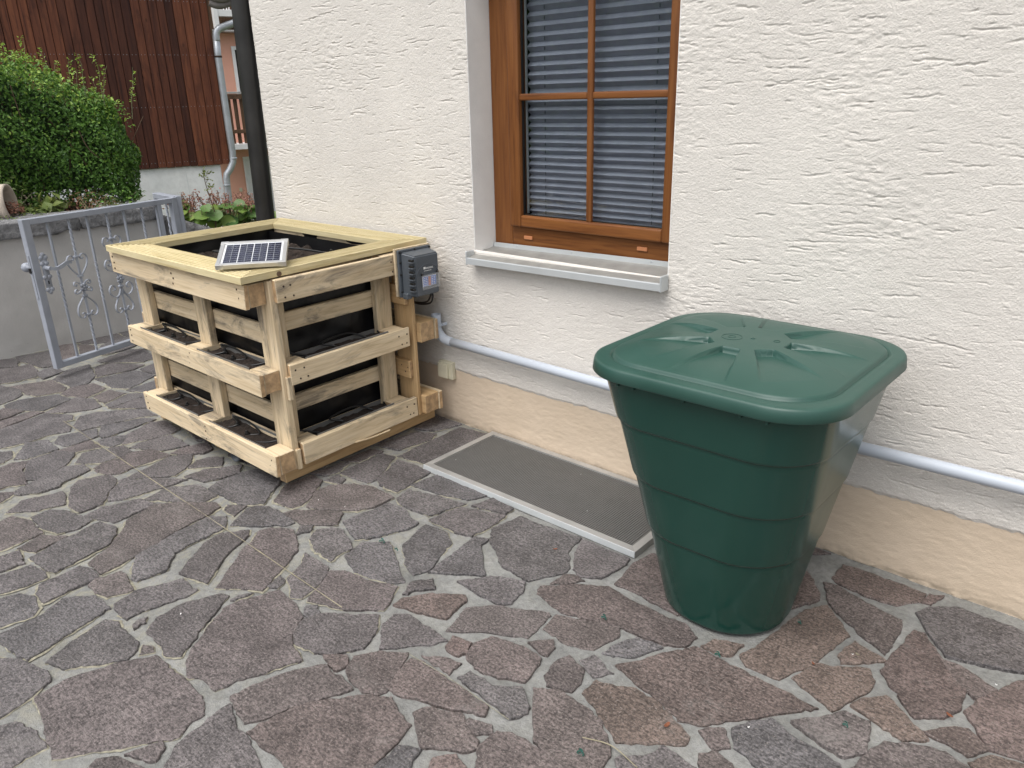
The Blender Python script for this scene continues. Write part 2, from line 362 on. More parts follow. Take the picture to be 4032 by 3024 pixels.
# outline of each paving stone, millimetres in the ground plane
STONES = [[-5608,-1225,-5551,-1147,-5627,-1112,-5736,-1100,-5784,-1174],
[-5666,-1095,-5541,-1069,-5398,-1050,-5370,-994,-5746,-882,-5785,-1077],
[-5414,-912,-5450,-819,-5779,-709,-5823,-796],
[-5446,-791,-5495,-677,-5631,-636,-5740,-693],
[-5266,-1325,-5230,-1235,-5218,-1142,-5351,-1093,-5530,-1072,-5530,-1153,-5576,-1234],
[-5218,-1121,-5147,-1118,-5201,-988,-5344,-1009,-5308,-1104],
[-4945,-1074,-4830,-1064,-4844,-975,-4937,-901,-5082,-861,-5209,-835,-5197,-973,-5082,-1088],
[-5165,-743,-4983,-578,-5001,-497,-5268,-451,-5330,-524,-5245,-758],
[-5043,-854,-4914,-894,-4876,-690,-4907,-612,-5121,-732,-5130,-809],
[-4784,-907,-4634,-920,-4542,-857,-4593,-758,-4652,-658,-4839,-695,-4857,-839,-4873,-915],
[-4732,-656,-4651,-636,-4792,-546,-4872,-551,-4833,-657],
[-4715,-1146,-4591,-1082,-4615,-1011,-4661,-951,-4804,-964,-4831,-1084,-4761,-1155],
[-5087,-1285,-4949,-1284,-4846,-1259,-4826,-1196,-4802,-1130,-4870,-1095,-5078,-1100,-5155,-1299],
[-4869,-1441,-4900,-1357,-4943,-1307,-5064,-1287,-5164,-1325,-5237,-1333],
[-4787,-1437,-4685,-1405,-4562,-1320,-4591,-1239,-4633,-1156,-4758,-1171,-4811,-1256,-4857,-1351,-4827,-1426],
[-4443,-1253,-4369,-1138,-4373,-1092,-4519,-1069,-4627,-1123,-4567,-1238,-4513,-1322],
[-4489,-1051,-4411,-1052,-4436,-991,-4477,-912,-4603,-954,-4557,-1050],
[-4413,-833,-4412,-736,-4463,-656,-4557,-668,-4538,-755,-4522,-877],
[-4317,-1065,-4337,-867,-4318,-834,-4391,-854,-4444,-905,-4376,-1056],
[-4148,-932,-4256,-841,-4319,-875,-4293,-1055],
[-4604,-1518,-4642,-1395,-4772,-1446,-4757,-1474],
[-4475,-1556,-4536,-1333,-4594,-1374,-4575,-1527],
[-4191,-1639,-4162,-1525,-4176,-1436,-4143,-1336,-4211,-1307,-4308,-1306,-4300,-1268,-4363,-1245,-4499,-1336,-4447,-1564],
[-4197,-1296,-4108,-1293,-4081,-1180,-4047,-1027,-3998,-955,-4129,-951,-4299,-1136,-4308,-1218,-4249,-1259],
[-3979,-1427,-3943,-1398,-3952,-1308,-3958,-1269,-4051,-1240,-4075,-1297,-4110,-1398,-4043,-1437],
[-3928,-1260,-3908,-1236,-3927,-1103,-3944,-985,-4010,-1014,-4036,-1114,-4071,-1203,-3961,-1257],
[-3717,-1126,-3689,-1018,-3718,-960,-3886,-962,-3916,-1017,-3857,-1152,-3754,-1226],
[-3947,-1594,-3945,-1514,-3952,-1460,-4029,-1461,-4113,-1458,-4144,-1539,-3989,-1634],
[-3889,-1460,-3855,-1422,-3819,-1350,-3809,-1318,-3923,-1319,-3928,-1420,-3924,-1464],
[-3828,-1299,-3773,-1282,-3774,-1224,-3853,-1159,-3882,-1215,-3897,-1292],
[-3590,-1162,-3529,-1140,-3508,-1087,-3492,-1029,-3587,-1029,-3670,-1031,-3694,-1164,-3674,-1223],
[-3995,-1696,-4015,-1642,-4101,-1620,-4136,-1655],
[-3699,-1783,-3703,-1746,-3661,-1691,-3728,-1677,-3812,-1664,-3909,-1608,-3942,-1662,-3923,-1717],
[-3765,-1661,-3702,-1674,-3668,-1646,-3692,-1561,-3735,-1498,-3790,-1448,-3833,-1428,-3918,-1470,-3918,-1583,-3898,-1611],
[-3678,-1446,-3625,-1385,-3618,-1309,-3729,-1300,-3779,-1328,-3791,-1404,-3711,-1460],
[-3622,-1297,-3632,-1243,-3734,-1237,-3756,-1291],
[-3509,-1307,-3455,-1309,-3445,-1189,-3443,-1143,-3570,-1166,-3618,-1238,-3604,-1298],
[-3521,-1434,-3473,-1413,-3438,-1366,-3455,-1315,-3594,-1309,-3604,-1393,-3584,-1431],
[-3587,-1756,-3523,-1686,-3522,-1603,-3543,-1586,-3565,-1505,-3581,-1455,-3660,-1453,-3700,-1511,-3653,-1651,-3617,-1743],
[-3419,-1107,-3340,-1027,-3353,-979,-3434,-955,-3465,-1062,-3453,-1122],
[-3299,-1316,-3221,-1226,-3242,-1173,-3296,-1110,-3362,-1074,-3420,-1156,-3380,-1296,-3360,-1411],
[-3146,-1042,-3220,-994,-3263,-1034,-3278,-1090,-3237,-1147],
[-3060,-1170,-3036,-1127,-3013,-1028,-3073,-983,-3163,-1126,-3165,-1199],
[-3563,-1823,-3580,-1787,-3612,-1753,-3655,-1796],
[-3352,-1737,-3334,-1649,-3393,-1627,-3449,-1618,-3496,-1759,-3435,-1829],
[-3206,-1635,-3198,-1549,-3261,-1511,-3333,-1446,-3394,-1415,-3452,-1414,-3508,-1522,-3458,-1576,-3294,-1643],
[-3173,-1471,-3149,-1327,-3138,-1219,-3271,-1315,-3344,-1411,-3289,-1476,-3210,-1515],
[-2883,-1263,-2887,-1211,-2912,-1201,-3044,-1206,-3128,-1310,-3093,-1415],
[-2745,-1179,-2673,-1116,-2740,-1031,-2795,-955,-2965,-957,-2998,-1031,-2995,-1140,-2974,-1190],
[-3201,-1784,-3096,-1758,-3073,-1685,-3098,-1632,-3252,-1672,-3313,-1712,-3307,-1780],
[-3134,-1948,-3145,-1802,-3289,-1796,-3386,-1831,-3372,-1878],
[-3008,-1580,-3032,-1407,-3117,-1427,-3170,-1570,-3151,-1632],
[-2671,-1759,-2703,-1566,-2745,-1452,-2764,-1319,-2786,-1248,-2823,-1242,-2910,-1302,-3012,-1408,-2977,-1534,-2937,-1561,-2832,-1660,-2773,-1764],
[-3014,-1863,-3035,-1752,-3118,-1808,-3086,-1896],
[-2855,-1881,-2811,-1867,-2849,-1670,-2904,-1617,-2958,-1598,-3043,-1620,-3020,-1756,-2982,-1889],
[-2523,-1698,-2517,-1599,-2598,-1534,-2615,-1421,-2616,-1319,-2692,-1272,-2740,-1322,-2721,-1472,-2680,-1634,-2548,-1706],
[-2974,-1995,-2962,-1923,-3069,-1905,-3070,-1967],
[-2822,-2039,-2798,-1966,-2802,-1902,-2843,-1892,-2923,-1913,-2937,-2005],
[-2647,-1956,-2656,-1783,-2721,-1777,-2773,-1797,-2758,-1933,-2717,-1956],
[-2567,-1821,-2511,-1805,-2485,-1737,-2588,-1714,-2624,-1717,-2643,-1791,-2626,-1820],
[-2324,-1547,-2352,-1512,-2403,-1457,-2448,-1392,-2496,-1290,-2523,-1272,-2582,-1348,-2567,-1428,-2455,-1577],
[-2680,-1242,-2714,-1173,-2776,-1215,-2749,-1240],
[-2511,-1203,-2449,-1152,-2443,-1122,-2527,-1110,-2627,-1116,-2671,-1147,-2679,-1188,-2613,-1289],
[-2596,-1065,-2548,-1053,-2540,-1019,-2564,-959,-2603,-908,-2658,-835,-2728,-835,-2740,-962,-2657,-1068],
[-2445,-990,-2322,-899,-2293,-828,-2292,-739,-2359,-735,-2422,-734,-2518,-768,-2588,-852,-2585,-909,-2509,-1007],
[-2395,-1103,-2297,-1018,-2358,-952,-2371,-954,-2523,-1060,-2531,-1102],
[-2152,-1038,-2119,-1013,-2055,-864,-2060,-808,-2124,-799,-2174,-774,-2264,-780,-2280,-908,-2291,-989],
[-2338,-1114,-2358,-1091,-2385,-1122,-2356,-1158],
[-2202,-1484,-2137,-1448,-2203,-1319,-2255,-1232,-2347,-1176,-2395,-1157,-2469,-1196,-2487,-1241,-2437,-1305,-2424,-1345,-2336,-1455,-2271,-1536],
[-2190,-1185,-2104,-1186,-2117,-1147,-2110,-1091,-2170,-1057,-2254,-1033,-2290,-1049,-2319,-1095,-2287,-1148],
[-2074,-1372,-2023,-1402,-1996,-1382,-2006,-1327,-2050,-1237,-2078,-1219,-2214,-1217,-2166,-1269,-2126,-1352],
[-2109,-1402,-2126,-1366,-2160,-1361,-2139,-1417],
[-1837,-1330,-1734,-1250,-1758,-1195,-1794,-1140,-1903,-1183,-2008,-1198,-2043,-1227,-2006,-1296,-1961,-1378],
[-1975,-1174,-1928,-1164,-1829,-1139,-1800,-1104,-1844,-1082,-1965,-1009,-2035,-972,-2109,-1041,-2087,-1133],
[-1876,-1431,-1881,-1394,-1919,-1377,-1940,-1401,-1914,-1428],
[-1737,-1140,-1739,-1118,-1692,-1064,-1732,-1033,-1772,-1088,-1747,-1147],
[-2665,-153,-2620,-16,-2796,-12,-2760,-188],
[-2702,-437,-2632,-407,-2603,-241,-2632,-179,-2720,-220,-2753,-447],
[-2550,-450,-2419,-432,-2408,-12,-2595,-40,-2578,-460],
[-2642,-735,-2484,-716,-2477,-678,-2587,-481,-2659,-491,-2654,-733],
[-2428,-694,-2319,-690,-2324,-619,-2346,-483,-2432,-475,-2544,-492,-2474,-667],
[-2161,-590,-2038,-552,-2003,-481,-2296,-480,-2314,-612],
[-2220,-752,-2067,-742,-2020,-588,-2161,-615,-2288,-653,-2270,-731],
[-1839,-535,-1839,-494,-1958,-480,-1982,-573],
[-1899,-760,-1828,-740,-1818,-666,-1817,-610,-1831,-553,-2013,-618,-2034,-762],
[-1872,-1030,-1805,-1051,-1786,-1002,-1850,-828,-1914,-788,-2025,-795,-1981,-949],
[-1616,-895,-1753,-773,-1765,-722,-1812,-742,-1772,-1004],
[-1749,-719,-1661,-771,-1600,-814,-1473,-821,-1407,-699,-1413,-673,-1480,-598,-1501,-491,-1711,-516,-1779,-515,-1801,-655],
[-1446,-594,-1395,-670,-1353,-687,-1295,-651,-1273,-526,-1283,-495,-1489,-494],
[-2572,-799,-2590,-762,-2641,-761,-2641,-823],
[-2681,-786,-2671,-744,-2701,-661,-2724,-674,-2742,-820],
[-2714,-641,-2681,-614,-2688,-475,-2739,-497,-2746,-652],
[-1353,-739,-1331,-705,-1371,-699,-1401,-723,-1402,-781],
[-1526,-986,-1465,-982,-1435,-954,-1450,-881,-1481,-838,-1587,-891,-1650,-982],
[-1666,-1190,-1606,-1172,-1545,-1147,-1558,-1045,-1580,-1027,-1670,-1086,-1729,-1168,-1724,-1207],
[-1445,-1146,-1388,-1103,-1283,-1051,-1296,-926,-1309,-918,-1476,-1009,-1527,-1068,-1496,-1185],
[-1278,-887,-1096,-829,-946,-810,-894,-775,-889,-723,-947,-689,-1033,-698,-1158,-693,-1244,-679,-1345,-750,-1418,-823,-1401,-859],
[-1156,-645,-990,-660,-971,-623,-1105,-405,-1237,-415,-1252,-498,-1234,-646],
[-1167,-997,-1096,-965,-1074,-872,-1095,-833,-1186,-874,-1279,-910,-1269,-987],
[-1497,-1273,-1468,-1223,-1641,-1212,-1684,-1243,-1674,-1296,-1591,-1376],
[-1431,-1248,-1388,-1244,-1378,-1222,-1397,-1184,-1460,-1199,-1444,-1241],
[-1314,-1250,-1232,-1236,-1168,-1199,-1181,-1121,-1192,-1101,-1265,-1094,-1369,-1124,-1386,-1176,-1365,-1231],
[-1214,-1077,-1187,-1074,-1191,-1037,-1213,-1016,-1259,-1067],
[-1028,-1059,-997,-1015,-1078,-989,-1093,-1030],
[-1035,-952,-985,-909,-948,-830,-1024,-839,-1050,-895,-1062,-958],
[-1107,-1170,-1042,-1146,-1042,-1107,-1064,-1059,-1134,-1035,-1147,-1069,-1136,-1145],
[-1557,-1517,-1488,-1524,-1445,-1503,-1440,-1474,-1465,-1429,-1496,-1367,-1514,-1339,-1584,-1390,-1622,-1450,-1600,-1492],
[-1414,-1470,-1251,-1410,-1166,-1369,-1178,-1344,-1455,-1337,-1482,-1350,-1471,-1403,-1441,-1470],
[-1354,-1317,-1359,-1269,-1415,-1285,-1463,-1315],
[-1182,-1322,-1106,-1329,-1084,-1288,-1091,-1270,-1156,-1228,-1220,-1277,-1309,-1276,-1317,-1311],
[-1004,-1349,-868,-1372,-810,-1360,-827,-1309,-832,-1263,-859,-1234,-911,-1186,-977,-1175,-1058,-1169,-1122,-1209],
[-913,-1172,-844,-1212,-773,-1159,-709,-1110,-712,-1081,-747,-1063,-847,-1027,-910,-1024,-954,-1053,-1010,-1067,-1010,-1130],
[-924,-1002,-830,-1020,-760,-1048,-712,-1029,-562,-842,-505,-774,-866,-764,-886,-790,-917,-840,-974,-942,-1000,-980],
[-1264,-1520,-1215,-1548,-1124,-1494,-1105,-1462,-1116,-1445,-1187,-1426,-1212,-1408,-1300,-1453,-1312,-1488],
[-1149,-1439,-1110,-1400,-1127,-1384,-1184,-1404,-1182,-1422],
[-1098,-1618,-1049,-1563,-1080,-1527,-1125,-1515,-1160,-1559,-1139,-1603],
[-1206,-1697,-1164,-1662,-1186,-1617,-1209,-1562,-1257,-1587,-1252,-1674],
[-1000,-1546,-857,-1448,-821,-1370,-892,-1356,-987,-1365,-1066,-1369,-1098,-1389,-1099,-1460,-1058,-1515],
[-784,-1288,-698,-1265,-642,-1217,-649,-1161,-675,-1160,-744,-1152,-761,-1209,-802,-1241,-811,-1261],
[-2617,-2099,-2598,-2013,-2627,-1986,-2700,-1971,-2766,-1999,-2781,-2051],
[-2533,-2124,-2429,-2107,-2371,-2096,-2423,-1908,-2441,-1832,-2549,-1835,-2615,-1913,-2570,-1995,-2567,-2114],
[-2238,-2034,-2141,-1900,-2161,-1864,-2196,-1845,-2310,-1852,-2345,-1843,-2383,-1864,-2354,-1974,-2311,-2063],
[-2384,-1819,-2338,-1814,-2343,-1767,-2306,-1633,-2310,-1594,-2406,-1594,-2466,-1733,-2446,-1807],
[-2132,-1803,-2060,-1813,-2029,-1787,-2109,-1676,-2157,-1602,-2196,-1540,-2227,-1551,-2271,-1648,-2266,-1751,-2222,-1802],
[-2270,-1820,-2272,-1788,-2289,-1775,-2297,-1797,-2286,-1816],
[-2114,-1833,-2131,-1827,-2161,-1840,-2132,-1862],
[-2173,-2229,-2193,-2146,-2222,-2090,-2272,-2079,-2395,-2118,-2443,-2150],
[-2095,-2149,-2006,-2167,-1906,-2186,-1801,-2045,-1729,-1943,-1751,-1907,-1753,-1862,-1819,-1832,-1954,-1833,-2088,-1839,-2151,-1949,-2188,-2056,-2180,-2136],
[-1959,-2291,-1957,-2271,-1960,-2189,-2015,-2189,-2041,-2184,-2116,-2208,-2133,-2241],
[-1706,-2027,-1700,-2019,-1723,-1985,-1742,-1982,-1769,-2056],
[-1701,-2132,-1638,-2054,-1707,-2054,-1780,-2077,-1815,-2117,-1802,-2151],
[-1585,-2033,-1430,-1878,-1511,-1847,-1582,-1828,-1625,-1830,-1730,-1797,-1727,-1860,-1715,-1880,-1703,-1959,-1653,-2015],
[-1380,-1808,-1320,-1794,-1251,-1736,-1257,-1675,-1292,-1522,-1352,-1515,-1406,-1490,-1473,-1537,-1537,-1615,-1581,-1686,-1595,-1771,-1597,-1815],
[-1687,-1796,-1639,-1801,-1610,-1758,-1588,-1680,-1531,-1571,-1521,-1540,-1588,-1528,-1615,-1539,-1658,-1530,-1708,-1602,-1746,-1709,-1754,-1776],
[-1927,-1816,-1886,-1790,-1813,-1791,-1795,-1720,-1734,-1563,-1796,-1550,-1857,-1515,-1902,-1444,-1997,-1418,-2088,-1412,-2141,-1530,-2143,-1585,-2041,-1739,-1986,-1790],
[-2157,-1532,-2147,-1484,-2166,-1516,-2164,-1538],
[-1857,-1506,-1815,-1529,-1731,-1515,-1691,-1488,-1636,-1408,-1672,-1324,-1722,-1280,-1866,-1391,-1889,-1444],
[-1621,-1523,-1615,-1519,-1611,-1487,-1643,-1466,-1681,-1494,-1693,-1505],
[-716,-737,-653,-733,-625,-728,-571,-589,-558,-482,-541,-419,-643,-317,-689,-386,-729,-639,-749,-706],
[-802,-739,-775,-726,-767,-669,-838,-699,-852,-744],
[-644,-294,-564,-357,-434,-429,-433,-394,-430,-303,-445,-241,-555,-223,-655,-187,-697,-199],
[-673,-163,-573,-179,-478,-168,-422,-96,-426,-49,-604,-42,-688,-51,-686,-153],
[-398,-96,-381,-28,-411,-43,-415,-102],
[-380,-224,-329,-291,-294,-331,-184,-298,-111,-262,-46,-240,-70,-75,-190,-67,-325,-67,-391,-117,-415,-175],
[-514,-550,-457,-505,-424,-467,-515,-437,-529,-529],
[-467,-750,-418,-614,-419,-569,-444,-532,-568,-607,-593,-700],
[-332,-603,-292,-638,-238,-593,-212,-522,-218,-448,-321,-330,-371,-265,-395,-268,-410,-406,-416,-511],
[-238,-433,-187,-464,-172,-429,-156,-394,-208,-370,-266,-354,-300,-356],
[-293,-741,-249,-698,-331,-639,-374,-611,-415,-656,-431,-700],
[-439,-886,-386,-887,-351,-842,-378,-735,-435,-739,-473,-796,-526,-860],
[-606,-1034,-572,-1037,-506,-1078,-394,-1006,-368,-937,-389,-920,-510,-908,-574,-885,-614,-932,-637,-981],
[-642,-1073,-618,-1044,-655,-1001,-686,-1022,-697,-1045],
[-164,-567,-122,-635,-23,-608,9,-386,-70,-251,-134,-363,-183,-479,-197,-532],
[-209,-678,-158,-690,-125,-632,-176,-599,-221,-631,-259,-677],
[-311,-936,-175,-819,-145,-736,-201,-717,-270,-745,-325,-779,-343,-838,-358,-913],
[-107,-761,15,-657,-21,-624,-112,-655,-146,-712],
[-629,-1183,-573,-1158,-568,-1096,-632,-1084,-660,-1114],
[-4866,-1589,-5275,-1809,-5269,-2053,-4925,-2062,-4777,-1883],
[-5800,-2552,-5800,-3024,-5468,-2692,-5595,-2538],
[612,-557,443,-596,268,-853,567,-1085,761,-991,787,-948,776,-684],
[-38,-2969,-312,-2816,-579,-3005,-578,-3080,-195,-3219,-87,-3169],
[-5153,-3500,-4661,-3500,-4849,-3252,-4958,-3220,-5020,-3241],
[-4345,-3026,-4129,-2689,-4274,-2519,-4591,-2624,-4608,-2760,-4497,-2959],
[149,-2305,37,-2551,115,-2680,369,-2610,389,-2348],
[-4333,-12,-4454,-12,-4598,-290,-4577,-378,-4329,-382,-4199,-215],
[1100,-519,1100,-223,668,-218,628,-537,790,-663],
[-3513,-2845,-3445,-3026,-3246,-3079,-3141,-2976,-3172,-2728,-3264,-2657,-3454,-2730],
[-5114,-2538,-5327,-2132,-5464,-2181,-5575,-2521,-5444,-2681,-5292,-2719,-5177,-2665],
[-3818,-911,-3503,-968,-3440,-922,-3359,-590,-3835,-431,-3886,-534],
[-5203,-346,-5263,-12,-5626,-12,-5543,-305],
[-5800,-3500,-5517,-3500,-5543,-3206,-5769,-3051],
[707,-2989,1100,-2906,1100,-2767,803,-2584,563,-2770,563,-2852],
[-2063,-2636,-1828,-2415,-1966,-2322,-2027,-2301,-2094,-2296,-2166,-2309,-2238,-2556],
[-4628,-3500,-4478,-3500,-4365,-3048,-4505,-2984,-4824,-3243],
[-756,-12,-1236,-12,-1232,-82,-1217,-150,-1190,-220,-1151,-289,-1123,-328],
[36,-1670,-231,-1788,-279,-2119,24,-2115,173,-1855],
[755,-1545,964,-1369,765,-1018,576,-1110,486,-1348,579,-1483],
[-594,-1733,-861,-1667,-951,-1931,-687,-2029,-620,-1994],
[-2264,-2552,-2192,-2302,-2225,-2268,-2281,-2231,-2340,-2210,-2404,-2204,-2474,-2214,-2540,-2236,-2557,-2303,-2392,-2584],
[-301,-2133,-607,-2017,-675,-2052,-759,-2398,-717,-2479,-362,-2444],
[-739,-2493,-782,-2409,-1171,-2232,-1249,-2279,-1294,-2404,-1160,-2744,-1080,-2772,-838,-2707],
[-273,-1075,-389,-1079,-471,-1100,-620,-1246,-647,-1327,-463,-1495,-287,-1373],
[-1640,-3500,-1309,-3500,-1259,-3282,-1456,-3137,-1662,-3275],
[-4451,-3500,-4171,-3500,-4017,-3198,-4338,-3052],
[-5524,-1632,-5800,-1875,-5800,-2022,-5474,-2157,-5329,-2105,-5295,-2061,-5301,-1807,-5462,-1632],
[-2834,-2675,-2855,-2409,-2949,-2340,-3219,-2427,-3247,-2637,-3156,-2708],
[-5369,-1418,-5424,-1343,-5478,-1299,-5536,-1275,-5600,-1269,-5668,-1283,-5747,-1316,-5796,-1348,-5524,-1606,-5465,-1606],
[146,-3500,525,-3500,438,-3311,377,-3287,156,-3389],
[-3500,-12,-3917,-12,-3973,-229,-3844,-374],
[-282,-3500,120,-3500,130,-3386,-78,-3194,-184,-3243],
[-3245,-2420,-3314,-2326,-3733,-2299,-3735,-2441,-3461,-2704,-3273,-2633],
[338,-1853,555,-1494,465,-1363,191,-1383,55,-1580,54,-1650,195,-1842],
[-5629,-405,-5618,-553,-5570,-605,-5515,-640,-5353,-686,-5345,-639,-5347,-571,-5413,-347,-5549,-330],
[-1066,-2795,-1032,-3195,-946,-3241,-603,-3084,-605,-3003,-833,-2733],
[-5491,-3500,-5182,-3500,-5046,-3236,-5297,-3094,-5517,-3206],
[914,-2208,747,-1968,518,-2012,472,-2290,774,-2398],
[-4774,-2427,-5090,-2548,-5152,-2672,-4933,-2856,-4634,-2753,-4617,-2618],
[-1556,-2065,-1621,-2101,-1809,-2269,-1777,-2388,-1638,-2486,-1318,-2393,-1275,-2275],
[-2824,-3106,-3124,-2996,-3229,-3098,-3197,-3304,-3085,-3377,-2807,-3147],
[-4971,-3197,-4949,-2876,-5170,-2690,-5278,-2741,-5283,-3072,-5028,-3217],
[-2642,-3500,-2210,-3500,-2397,-3151,-2668,-3223],
[-3044,-246,-3197,-12,-3473,-12,-3303,-532,-3131,-481],
[773,-3500,1100,-3500,1100,-3279,839,-3334],
[-3814,-2243,-3985,-1853,-4357,-2037,-4215,-2267],
[-4404,-1987,-4396,-1637,-4430,-1613,-4499,-1577,-4594,-1558,-4680,-1564,-4748,-1577,-4833,-1609,-4753,-1876],
[-2180,-3500,-1904,-3144,-1969,-2975,-2339,-3068,-2376,-3136],
[-920,-565,-832,-508,-768,-449,-694,-340,-681,-295,-695,-260,-734,-207,-841,-119,-1093,-337,-1064,-410,-1030,-471,-990,-528],
[-3580,-3210,-3469,-3035,-3535,-2860,-3823,-2926,-3888,-3166,-3807,-3229],
[-1653,-2784,-1653,-2507,-1788,-2412,-2045,-2655,-1938,-2898],
[47,-2127,149,-2279,400,-2324,446,-2291,493,-2006,340,-1879,195,-1868],
[-3760,-3500,-3478,-3500,-3445,-3389,-3578,-3235,-3796,-3254],
[16,-737,-27,-751,-133,-810,-199,-910,-229,-978,-251,-1058,57,-1124,230,-861],
[633,-191,302,-185,195,-359,438,-570,603,-532],
[-590,-2981,-326,-2794,-340,-2493,-716,-2505,-813,-2716],
[1100,-3252,1100,-2932,715,-3014,696,-3180,834,-3308],
[-906,-1608,-990,-1612,-1127,-1660,-1188,-1755,-1203,-1824,-1074,-1968,-978,-1929,-883,-1653],
[-3833,-82,-3564,-626,-3506,-722,-3424,-832,-3210,-965,-3002,-947,-2820,-814,-2768,-763,-2768,-718],
[378,-2635,120,-2706,69,-2898,344,-2993,537,-2851,537,-2770],
[-1677,-3253,-1468,-3114,-1452,-2909,-1640,-2807,-1935,-2924,-1947,-2960,-1878,-3137],
[1100,-2737,1100,-2218,936,-2222,792,-2417,814,-2560],
[55,-1150,-234,-1104,-261,-1374,39,-1558,168,-1370],
[-1316,-2420,-1627,-2510,-1627,-2785,-1438,-2887,-1187,-2749],
[-692,-1321,-751,-1358,-802,-1413,-895,-1573,-860,-1641,-584,-1709,-488,-1626,-478,-1517],
[-3973,-2689,-3761,-2441,-3759,-2288,-3797,-2268,-4211,-2292,-4256,-2500,-4107,-2675],
[-2362,-3056,-2486,-2719,-2732,-2760,-2801,-3094,-2781,-3141,-2680,-3199,-2399,-3125],
[1100,-1775,1100,-1391,985,-1385,773,-1564,848,-1771],
[-5654,-12,-5800,-12,-5800,-385,-5648,-387,-5568,-312],
[-4373,-2064,-4751,-2414,-4599,-2599,-4281,-2494,-4236,-2282],
[14,-2564,-313,-2504,-300,-2793,-24,-2947,42,-2899,95,-2697],
[-880,-3500,-577,-3500,-605,-3114,-931,-3262],
[-2414,-2598,-2577,-2321,-2829,-2411,-2807,-2680,-2739,-2735,-2485,-2693],
[-3451,-3500,-3079,-3500,-3096,-3401,-3211,-3327,-3420,-3396],
[-3267,-1957,-3340,-1920,-3485,-1872,-3732,-2273,-3318,-2300],
[550,-1105,253,-874,78,-1139,191,-1357,462,-1337],
[-2902,-607,-2790,-447,-2771,-383,-2777,-315,-2808,-240,-2836,-200,-3019,-255,-3105,-486],
[-4759,-1901,-4904,-2077,-4766,-2392,-4383,-2038],
[577,-1509,362,-1864,510,-1987,744,-1942,824,-1783,748,-1570],
[-4278,-757,-4244,-806,-4198,-853,-4144,-891,-4083,-920,-4039,-923,-3956,-908,-3852,-870,-3910,-547,-4199,-595],
[1100,-965,1100,-548,802,-686,812,-940],
[-5129,-334,-4941,-512,-4872,-521,-4797,-516,-4650,-480,-4601,-389,-4624,-297,-4882,-141],
[-3480,-2722,-3747,-2465,-3952,-2704,-3828,-2901,-3536,-2833],
[-3052,-3500,-2669,-3500,-2694,-3221,-2790,-3166,-3070,-3398],
[-1058,-3194,-1092,-2795,-1169,-2769,-1426,-2910,-1443,-3115,-1243,-3262],
[1100,-2192,1100,-1801,846,-1797,768,-1952,936,-2196],
[1100,-197,1100,-12,656,-12,653,-175],
[-4028,-1845,-4090,-1737,-4158,-1675,-4239,-1661,-4314,-1675,-4371,-1703,-4379,-2019],
[-4618,-476,-4585,-517,-4381,-684,-4288,-717,-4223,-584,-4330,-408,-4579,-404],
[-5800,-2050,-5800,-2525,-5599,-2512,-5490,-2178],
[-2959,-2315,-2944,-2052,-3053,-2001,-3162,-1981,-3246,-1989,-3294,-2310,-3226,-2402],
[-3848,-2918,-3976,-2715,-4107,-2701,-4318,-3032,-3998,-3178,-3913,-3160],
[-2145,-3500,-1666,-3500,-1688,-3277,-1885,-3163],
[-4789,-2405,-4927,-2088,-5275,-2079,-5305,-2118,-5094,-2521],
[-3830,-405,-3347,-566,-3499,-68],
[-4906,-1581,-4969,-1502,-5029,-1449,-5092,-1410,-5158,-1386,-5229,-1375,-5305,-1378,-5441,-1617,-5285,-1785],
[-551,-3500,-310,-3500,-211,-3241,-580,-3106],
[-4889,-12,-5237,-12,-5178,-340,-4895,-119],
[418,-586,174,-375,91,-387,37,-479,15,-546,83,-745,246,-839],
[-2463,-2707,-2339,-3042,-1971,-2949,-1959,-2915,-2071,-2661,-2255,-2576,-2391,-2610],
[-781,-2381,-702,-2051,-967,-1953,-1067,-1994,-1155,-2211],
[146,-3365,362,-3265,335,-3017,55,-2921,-12,-2970,-61,-3174],
[29,-1583,-275,-1396,-452,-1519,-462,-1626,-242,-1765,28,-1646],
[15,-2537,126,-2292,25,-2141,-262,-2165,-338,-2454],
[-1092,-1986,-1232,-1830,-1326,-1824,-1432,-1923,-1466,-1983,-1488,-2057,-1214,-2288],
[-4177,-229,-4307,-396,-4202,-569,-3908,-520,-3855,-413,-3993,-245],
[-5548,-1618,-5800,-1380,-5800,-1840],
[-5309,-3072,-5304,-2743,-5446,-2707,-5745,-3036,-5530,-3183],
[-1282,-3500,-906,-3500,-957,-3264,-1045,-3217,-1234,-3286],
[-3997,-218,-3944,-12,-4302,-12,-4175,-203],
[219,-12,-15,-12,-33,-110,-25,-186,2,-259,64,-353,170,-349,280,-170],
[1100,-1365,1100,-991,807,-966,785,-1001,988,-1359],
[-3254,-3104,-3449,-3052,-3557,-3221,-3427,-3371,-3223,-3303],
[553,-3500,745,-3500,815,-3326,680,-3201,464,-3307],
[-5800,-411,-5800,-682,-5721,-649,-5668,-592,-5645,-547,-5655,-412],
[-3545,-1918,-3584,-1878,-3661,-1828,-3734,-1803,-3806,-1793,-3884,-1799,-3955,-1817,-3784,-2245],
[-4142,-3500,-3786,-3500,-3823,-3249,-3906,-3185,-3990,-3203],
[630,-12,247,-12,304,-159,627,-165],
[-2824,-2701,-3145,-2733,-3116,-2971,-2824,-3078,-2757,-2754],
[-4483,-12,-4863,-12,-4869,-118,-4617,-270],
[-4844,-3227,-4523,-2965,-4628,-2779,-4924,-2880,-4945,-3197],
[-2563,-2220,-2587,-2189,-2652,-2132,-2723,-2097,-2799,-2083,-2883,-2090,-2920,-2101,-2933,-2319,-2840,-2388,-2582,-2295],
[-303,-2104,-257,-1786,-474,-1649,-568,-1729,-594,-1994],
[767,-2423,460,-2313,415,-2345,394,-2615,550,-2747,788,-2562],
